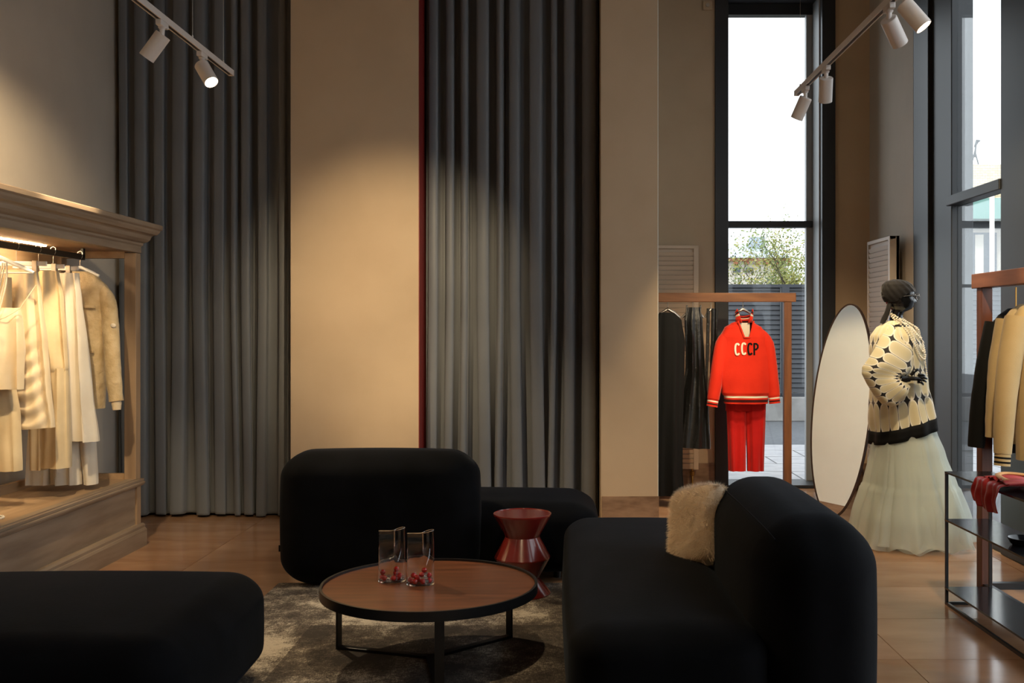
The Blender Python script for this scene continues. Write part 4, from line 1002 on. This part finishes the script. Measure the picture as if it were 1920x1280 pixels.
    # near batwing sleeve: shoulder -> elbow (back left) -> wrist at the waist
    keys = [((1658,606),(1716,634),.10,-.03),((1644,628),(1706,668),.10,-.10),((1628,652),(1692,692),.095,-.15),((1612,672),(1680,700),.085,-.185),((1600,686),(1672,702),.075,-.20),
            ((1598,698),(1668,705),.06,-.215),((1606,716),(1668,707),.06,-.225),((1618,736),(1670,709),.065,-.23),((1632,752),(1674,712),.065,-.235),((1650,757),(1680,717),.055,-.235),((1662,754),(1683,720),.045,-.23)]
    rows2 = []; nn2 = 40
    tabk = [(i/(len(keys)-1),)+k_[0]+k_[1]+k_[2:] for i, k_ in enumerate(keys)]; m_ = 41
    for i in range(m_):
        tt = i/(m_-1); ax, ay, bx2, by2, dp, dy = interp(tabk, tt); A_, B_ = Q(ax,ay,dy), Q(bx2,by2,dy); mid = (A_+B_)/2; hv = (A_-B_)/2; r = []
        for j in range(nn2):
            q = 2*PI*j/nn2; fo = .007*math.sin(5*q+6*tt)*smoothstep(.1,.4,tt)
            r.append(mid+hv*math.copysign(abs(math.cos(q))**.8, math.cos(q))+Vector((0,-(dp+fo)*math.sin(q),0)))
        rows2.append(r)
    part('sleeve', MB().loft(rows2, True, True, uvs=lambda i, j: (i/(m_-1)*11, abs((j % nn2)/nn2-.5)*2*2.6+.2)), M['oval_knit'], sw, smooth=True)
    # hand on the waist: palm, four unequal fingers, thumb
    hd = MB(); w0 = Q(1680,706,-.245)
    hd.tube([w0+Vector((-.05,0,.0)), w0, w0+Vector((.02,-.002,0)), w0+Vector((.055,0,-.002)), w0+Vector((.07,.006,-.002))], [.022,.022,.030,.034,.02], 14, True, [.018,.016,.015,.013,.01])
    for k_, (dz, ln) in enumerate(((.024,.052),(.008,.066),(-.008,.060),(-.023,.042))):
        b = w0+Vector((.055,-.004,dz)); hd.tube([b, b+Vector((ln*.4,-.010,0)), b+Vector((ln*.75,-.002,-.006+dz*.12)), b+Vector((ln,.016,-.012+dz*.2))], [.0092,.0088,.008,.006], 10)
        hd.sphere(b+Vector((ln,.016,-.012+dz*.2)), .006, 8, 6)
    b = w0+Vector((.012,-.006,.022)); hd.tube([b, b+Vector((.015,-.012,.022)), b+Vector((.038,-.006,.034)), b+Vector((.05,.006,.036))], [.011,.0105,.009,.0065], 10)
    hd.tube(catmull([Q(1640,718,-.22), Q(1662,711,-.24), Q(1681,706,-.245)], 4), .022, 12)
    part('hand', hd, M['mannequin'], t, smooth=True)
    # pearl necklaces, laid on the knit
    def Qs(px, py, lift=.010):
        if py < 601: f, b, hw = interp([tuple(r) for r in prof], py)
        else: f, b, hw = interp([tuple(r) for r in SW], py)
        u = max(-.97, min(.97, (px-(f+b)/2)/((f-b)/2))); y = hw*(1-u*u)**.45
        if px < 1712 and py > 608: y = max(y, (.13+.085*smoothstep(610,660,py))*(1-smoothstep(1696,1712,px)*.25))
        return Q(px, py, -y-lift)
    for path, r_ in (([(1667,590),(1673,600),(1684,618),(1694,645),(1706,666),(1718,672),(1724,664),(1724,640)], .0068),
                  ([(1668,589),(1680,602),(1695,618),(1710,632),(1722,642)], .0066),
                  ([(1670,588),(1684,598),(1700,611),(1714,624),(1722,634)], .0066),
                  ([(1674,591),(1686,612),(1698,638),(1712,656),(1722,660)], .0052),
                  ([(1690,597),(1700,605),(1710,616),(1716,632),(1719,655),(1722,680),(1727,700),(1733,716)], .0058)):
        path = [Qs(*p) for p in path]
        cp = catmull(path, 14); mb = MB(); acc = 0; last = cp[0]; mb.sphere(last, r_, 8, 6)
        for a, b in zip(cp, cp[1:]):
            if (b-last).length >= r_*1.95: mb.sphere(b, r_, 8, 6); last = b
        part('pearl_strand', mb, M['pearl'], t, smooth=True)
    # skirt: lining and tulle with a tier seam, flaring to the floor
    def skirt(rows_, k_, am, seed, nn=180, rws=40):
        rnd = random.Random(seed); ph = [rnd.uniform(0,6.28) for _ in range(5)]; out = []
        for i in range(rws+1):
            tt = i/rws; py = 805+(1032-805)*tt; f, b, hw = interp([tuple(r) for r in rows_], py)
            cx, hx = XX((f+b)/2,YM), (XX(f,YM)-XX(b,YM))/2; z = max(.006, ZZ(805,YM)*(1-tt)); r = []
            for j in range(nn):
                a = 2*PI*j/nn
                fo = am*(.12+tt)*(math.sin(k_*a+ph[0]+.9*math.sin(3*tt+ph[3]))+.7*math.sin((k_*1.63//1)*a+ph[1]+1.2*math.sin(2.2*tt+ph[4]))+.3*math.sin((k_*2.7//1)*a+ph[2]))+.016*tt*noise.noise(Vector((6*math.cos(a),6*math.sin(a),4*tt+seed)))
                tier = .012*smoothstep(.47,.5,tt)
                r.append((cx+(hx+fo+tier)*math.cos(a), YM+(hw+fo+tier)*math.sin(a), z+(.02*smoothstep(.9,1,tt)*(1+math.sin(k_*a+ph[0])))))
            out.append(r)
        return MB().loft(out)
    part('skirt_lining', skirt([(805,1738,1650,.15),(900,1752,1642,.22),(1032,1768,1632,.27)], 6, .012, 5), M['tulle_in'], t, smooth=True)
    part('tulle_skirt', skirt([(805,1752,1642,.19),(850,1766,1634,.24),(910,1784,1624,.30),(980,1804,1606,.36),(1032,1815,1597,.38)], 11, .020, 6), M['tulle'], t, smooth=True)
    part('tulle_skirt', skirt([(805,1750,1644,.18),(850,1762,1638,.23),(910,1778,1630,.28),(980,1796,1614,.34),(1032,1808,1604,.36)], 8, .026, 8), M['tulle'], t, smooth=True)
mannequin()

# ------------------------------------------------------------------ right rack with knitwear
xk = 2.35
rk = thing('clothes_rack', 'red brown wooden clothes rack at the right edge behind the black shelf', 'clothes rack', (xk,4.9,0))
part('beam', MB().box(xk-.038, xk+.038, 3.95, 5.66, 1.655, 1.735), M['rack_wood_y'], rk, bevel=.003)
for yy in (5.54, 4.0): part('post', MB().box(xk-.03, xk+.03, yy, yy+.07, 0, 1.655), M['rack_wood_v2'], rk, bevel=.003)
part('foot_bar', MB().box(xk-.02, xk+.02, 4.0, 5.6, .0, .035), M['black_metal'], rk)
part('foot_bar', MB().box(xk-.02, xk+.40, 5.56, 5.60, .0, .035), M['black_metal'], rk)
GK = 'knitwear on the right rack'
def knit(label, Y, m, cpx, sh_l, top, hemy, sleeve_pts, body_l, seed, cuffs=False, name='sweater'):
    cx = XX(cpx,Y); t = thing(name, label, 'sweater', (cx,Y,1.5), GK); cr = 2*cpx
    lv = [(top-14,cpx-14,cpx+14,.03,0),(top-8,cpx-22,cpx+22,.045,.001),(top,sh_l+10,cr-sh_l-10,.06,.002),(top+14,sh_l,cr-sh_l,.07,.003),(top+80,body_l,cr-body_l,.085,.005),(hemy,body_l+2,cr-body_l-2,.08,.006)]
    part('body', cloth(lv, Y, seed=seed, k=5, rows=44), m, t, smooth=True)
    for s in (0, 1):
        pts = [P(a if not s else cr-a, b, Y-dy) for a, b, dy in sleeve_pts]
        sl = part('sleeve', sleeve(pts, [.06,.058,.05,.042], [.065,.062,.055,.045], seed, 20, .0012), m, t, smooth=True)
        if cuffs:
            d = (pts[-1]-pts[-2]).normalized(); q = pts[-1]
            for ln, mm in ((.016,m),(.010,M['black_cloth']),(.012,m),(.010,M['black_cloth']),(.012,m)):
                part('cuff_stripe', MB().tube([q, q+d*ln], .038, 20, True, .042), mm, sl, smooth=30); q = q+d*ln
    h = MB(); tp = Vector((cx,Y,1.655)); h.tube([tp, tp+Vector((0,0,-.05)), tp+Vector((0,0,-.12))], .004, 6)
    part('hook', h, M['brass'], t)
knit('black knit with pinstriped shoulder at the back of the right rack', 5.46, M['black_cloth'], 1905, 1862, 592, 846, [(1868,606,0),(1852,680,.0),(1838,760,.0),(1830,838,.0)], 1864, 31)
knit('sand knit hanging behind the striped cuff sweater on the right rack', 5.26, M['beige_knit'], 1926, 1884, 584, 830, [(1890,600,0),(1876,680,.0),(1868,760,.0),(1863,820,0)], 1880, 32)
knit('sand sweater with black striped cuffs at the front of the right rack', 5.06, M['beige_knit'], 1952, 1904, 576, 862, [(1908,596,.0),(1893,680,.02),(1884,770,.03),(1880,850,.04)], 1906, 33, True)

# ------------------------------------------------------------------ black shelf unit
su = thing('shelf_unit', 'low black metal shelf unit at the right edge', 'shelf', (2.14,4.6,0))
sx0, sx1, sy0, sy1, szt = 2.015, 2.255, 3.9, 5.27, .690
fr = MB()
for x in (sx0, sx1-.014):
    for y in (sy0, sy1-.014):
        part('post', MB().box(x, x+.014, y, y+.014, 0, szt), M['black_metal'], su)
for x in (sx0, sx1-.014): part('base_rail', MB().box(x, x+.014, sy0+.014, sy1-.014, 0, .014), M['black_metal'], su)
for y in (sy0, sy1-.014): part('base_rail', MB().box(sx0+.014, sx1-.014, y, y+.014, 0, .014), M['black_metal'], su)
for z in (szt, .443, .090): part('shelf_board', MB().box(sx0-.001, sx1+.001, sy0-.001, sy1+.001, z-.010, z), M['black_gloss'], su, bevel=.001)
# crimson satin bag on the top shelf, dark dish below
t = thing('satin_bag', 'crumpled crimson satin bag with tan rim drooping over the top shelf', 'bag', (2.13,4.72,szt))
def blob(c, half, seed, am, droop=0):
    mb = MB(); c = Vector(c); rings = []
    for i in range(15):
        th = PI*(i+.05)/(14.1); r = []
        for j in range(28):
            a = 2*PI*j/28; d = Vector((math.sin(th)*math.cos(a), math.sin(th)*math.sin(a), -math.cos(th)))
            k = 1+am*noise.noise(d*2.2+Vector((seed,0,0)))+am*.5*math.sin(6*a+seed)*math.sin(th)
            p = Vector((d.x*half[0]*k, d.y*half[1]*k, d.z*half[2]*k)); p.z = max(p.z, -half[2]*.55)
            r.append(c+p)
        rings.append(r)
    return mb.loft(rings, True, True)
def sheet(prof_, y0, y1, seed, am, n=60):
    rings = []; m = len(prof_)
    for i, (x, z, a_) in enumerate(prof_):
        row = []
        for j in range(n+1):
            v = j/n; w = math.sin(PI*v)**.3 if 0 < v < 1 else 0
            f = math.sin(17*v+seed)+.6*math.sin(31*v+2*seed+i*.25)+.4*math.sin(47*v+i*.2)
            row.append((x-am*a_*f*.7, y0+(y1-y0)*v+.01*math.sin(i*.5+seed)*a_, z+(am*(1-a_)*(.6+.4*f))*w-(.045*a_*(abs(v-.35)**1.5))*(-1)))
        rings.append(row)
    return MB().loft(rings, closed=False)
pr = catmull([(2.20,szt+.010,0),(2.12,szt+.030,0),(2.05,szt+.030,.1),(2.000,szt+.022,.4),(1.985,szt-.01,.8),(1.982,szt-.05,1),(1.984,szt-.10,1)], 5)
part('satin_cloth', sheet([tuple(p) for p in pr], 4.56, 4.84, 1.3, .011), M['red_satin'], t, smooth=True, solid=.003)
part('satin_ruffle', sheet([(p.x+.004,p.z+.012+(.0 if p.z > szt else .03),p.y) if False else (p.x+.003,p.y+.010,0) for p in pr[:14]], 4.54, 4.80, 2.6, .014), M['red_satin'], t, smooth=True, solid=.003)
part('rim', MB().tube(catmull([(2.04,4.60,szt+.05),(2.06,4.74,szt+.055),(2.13,4.80,szt+.055),(2.22,4.76,szt+.05)], 6), .014, 10, True, .008), M['tan'], t, smooth=True)
t = single('dish', MB().lathe([(.05,0),(.062,.01),(.075,.035),(.07,.035),(.055,.012),(.01,.01)], (2.13,4.62,.443), 32), M['black_gloss'], 'small round black dish on the middle shelf', 'dish', (2.13,4.62,.443), smooth=30)

# ------------------------------------------------------------------ track lights
LAMP_COL = (1, .77, .47)
def track(name, label, x, z, y0, y1, wires):
    t = thing(name, label, 'track', (x,(y0+y1)/2,z), 'suspended white lighting tracks')
    part('rail', MB().box(x-.017, x+.017, y0, y1, z, z+.03).box(x-.017, x-.010, y0, y1, z-.006, z).box(x+.010, x+.017, y0, y1, z-.006, z), M['white_metal'], t)
    part('slot', MB().box(x-.009, x+.009, y0+.02, y1-.02, z-.003, z+.0005), M['bronze'], t)
    part('end_cap', MB().box(x-.018, x+.018, y1, y1+.008, z-.007, z+.031), M['white_metal'], t)
    for y in wires:
        part('wire', MB().lathe([(.0013,z+.03),(.0013,ZC)], (x,y,0), 5), M['chrome'], t)
        part('wire_grip', MB().lathe([(.005,z+.03),(.005,z+.05),(.002,z+.056)], (x,y,0), 8), M['white_metal'], t)
    return t
def spot(label, x, y, z, aim, power, size=40, blend=.6, on=True, group='white cylinder spotlights'):
    t = thing('track_spotlight', label, 'spotlight', (x,y,z), group)
    part('adapter', MB().box(x-.016, x+.016, y-.055, y+.055, z-.036, z-.004), M['white_metal'], t, bevel=.004)
    part('arm', MB().lathe([(.022,z-.036),(.014,z-.048),(.012,z-.085)], (x,y,0), 16), M['white_metal'], t, smooth=30)
    d = Vector(aim).normalized(); q = d.to_track_quat('-Z', 'Y').to_matrix().to_4x4()
    c = Vector((x,y,z-.085)); Mx = Matrix.Translation(c+d*.035) @ q
    r, L = .043, .155                                                # built along local -Z (the beam)
    part('housing', MB().lathe([(.0,.045),(r-.003,.045),(r,.042),(r,-L+.045),(r-.004,-L+.045),(r-.006,-L+.055),(r-.006,-L+.075)], (0,0,0), 32, False, True).xf(Mx), M['white_metal'], t, smooth=35)
    part('lens', MB().lathe([(.001,0),(r-.0065,0)], (0,0,-L+.056), 28, True, False).xf(Mx), M['lens'] if on else M['black_gloss'], t, label='glowing warm lens' if on else None)
    if on and power:
        l = bpy.data.lights.new('spot_beam', 'SPOT'); l.energy = power*1.7; l.color = LAMP_COL; l.spot_size = math.radians(size); l.spot_blend = blend; l.shadow_soft_size = .04
        o = bpy.data.objects.new('spot_beam', l); C.objects.link(o); o.parent = t
        o.matrix_local = Matrix.Translation(Vector((0,0,-.085))+d*(.035+.112)) @ q
    return t
def aim(x, y, z, tx, ty, tz_): return (tx-x, ty-y, tz_-(z-.085))
TZ = 3.10
# left track: end at px (433,140)
lx, ly1 = XX(433,6.65), 6.65
track('lighting_track', 'white suspended lighting track above the wardrobe at the upper left', lx, TZ, 1.2, ly1, (6.50, 5.95, 3.6, 1.6))
yl = lambda px: lx*F/(px-CX)
spot('white cylinder spotlight tilted down left on the left track', lx, yl(304), TZ, (-.60,.02,-.80), 60, 50)
spot('white cylinder spotlight near the end of the left track, lens showing', lx, yl(379), TZ, (.52,-.38,-.77), 50, 50)
spot('white cylinder spotlight of the left track aimed at the left wall', lx, 4.35, TZ, aim(lx,4.35,TZ, -3.38,5.95,2.3), 100, 46, 1)
spot('white cylinder spotlight of the left track aimed at the wardrobe', lx, 3.9, TZ, aim(lx,3.9,TZ, -2.9,5.6,1.2), 70, 40)
# right track
rx_, ry1 = XX(1494,7.22), 7.22
track('lighting_track', 'white suspended lighting track at the upper right by the windows', rx_, TZ, 1.2, ry1, (7.12, 4.4, 1.6))
yr = lambda px: rx_*F/(px-CX)
spot('white cylinder spotlight at the far end of the right track', rx_, yr(1510), TZ, aim(rx_,yr(1510),TZ, .742,8.15,.45), 34, 44, .6)
spot('white cylinder spotlight second from the far end of the right track', rx_, yr(1549), TZ, (.12,.62,-1.0), 60, 84, .9)
spot('white cylinder spotlight tilted to the mannequin, third on the right track', rx_, yr(1667), TZ, (.72,.62,-.92), 52, 74, .8)
spot('white cylinder spotlight with glowing lens at the top right of the photo', rx_, yr(1697), TZ, (.55,-.25,-.80), 40, 50)
spot('white cylinder spotlight of the right track aimed at the red sweater', rx_, 4.25, TZ, aim(rx_,4.25,TZ, 1.45,8.4,1.1), 60, 26, .9)
spot('white cylinder spotlight of the right track aimed at the right rack', rx_, 3.6, TZ, aim(rx_,3.6,TZ, 2.4,5.1,1.2), 50, 40)
# middle track, above the frame
track('lighting_track', 'white suspended lighting track over the middle of the room', -.3, TZ, .8, 4.9, (4.7, 2.6, 1.0))
spot('white cylinder spotlight of the middle track aimed at the beige pier', -.3, 4.1, TZ, aim(-.3,4.1,TZ, -1.22,7.5,1.72), 135, 38, 1)
spot('white cylinder spotlight of the left track aimed across at the right curtain', lx, 3.2, TZ, aim(lx,3.2,TZ, -.42,7.7,.15), 130, 30, 1)
spot('added unseen wide fill spotlight of the middle track facing the front of the shop', -.3, 1.2, TZ, aim(-.3,1.2,TZ, -.3,-2.0,1.2), 70, 120, 1)  # added flood out of view, raises the warm ambient by bounce
spot('added unseen fill spotlight of the middle track brightening the left curtain', -.3, 2.4, TZ, aim(-.3,2.4,TZ, -2.45,7.7,.5), 55, 36, 1)  # added lamp out of view, lifts the lower curtain beyond the daylight
spot('added unseen fill spotlight of the middle track brightening the rug', -.3, 3.2, TZ, aim(-.3,3.2,TZ, -.5,4.6,0), 22, 70, 1)  # added lamp out of view, weak fill over rug and table
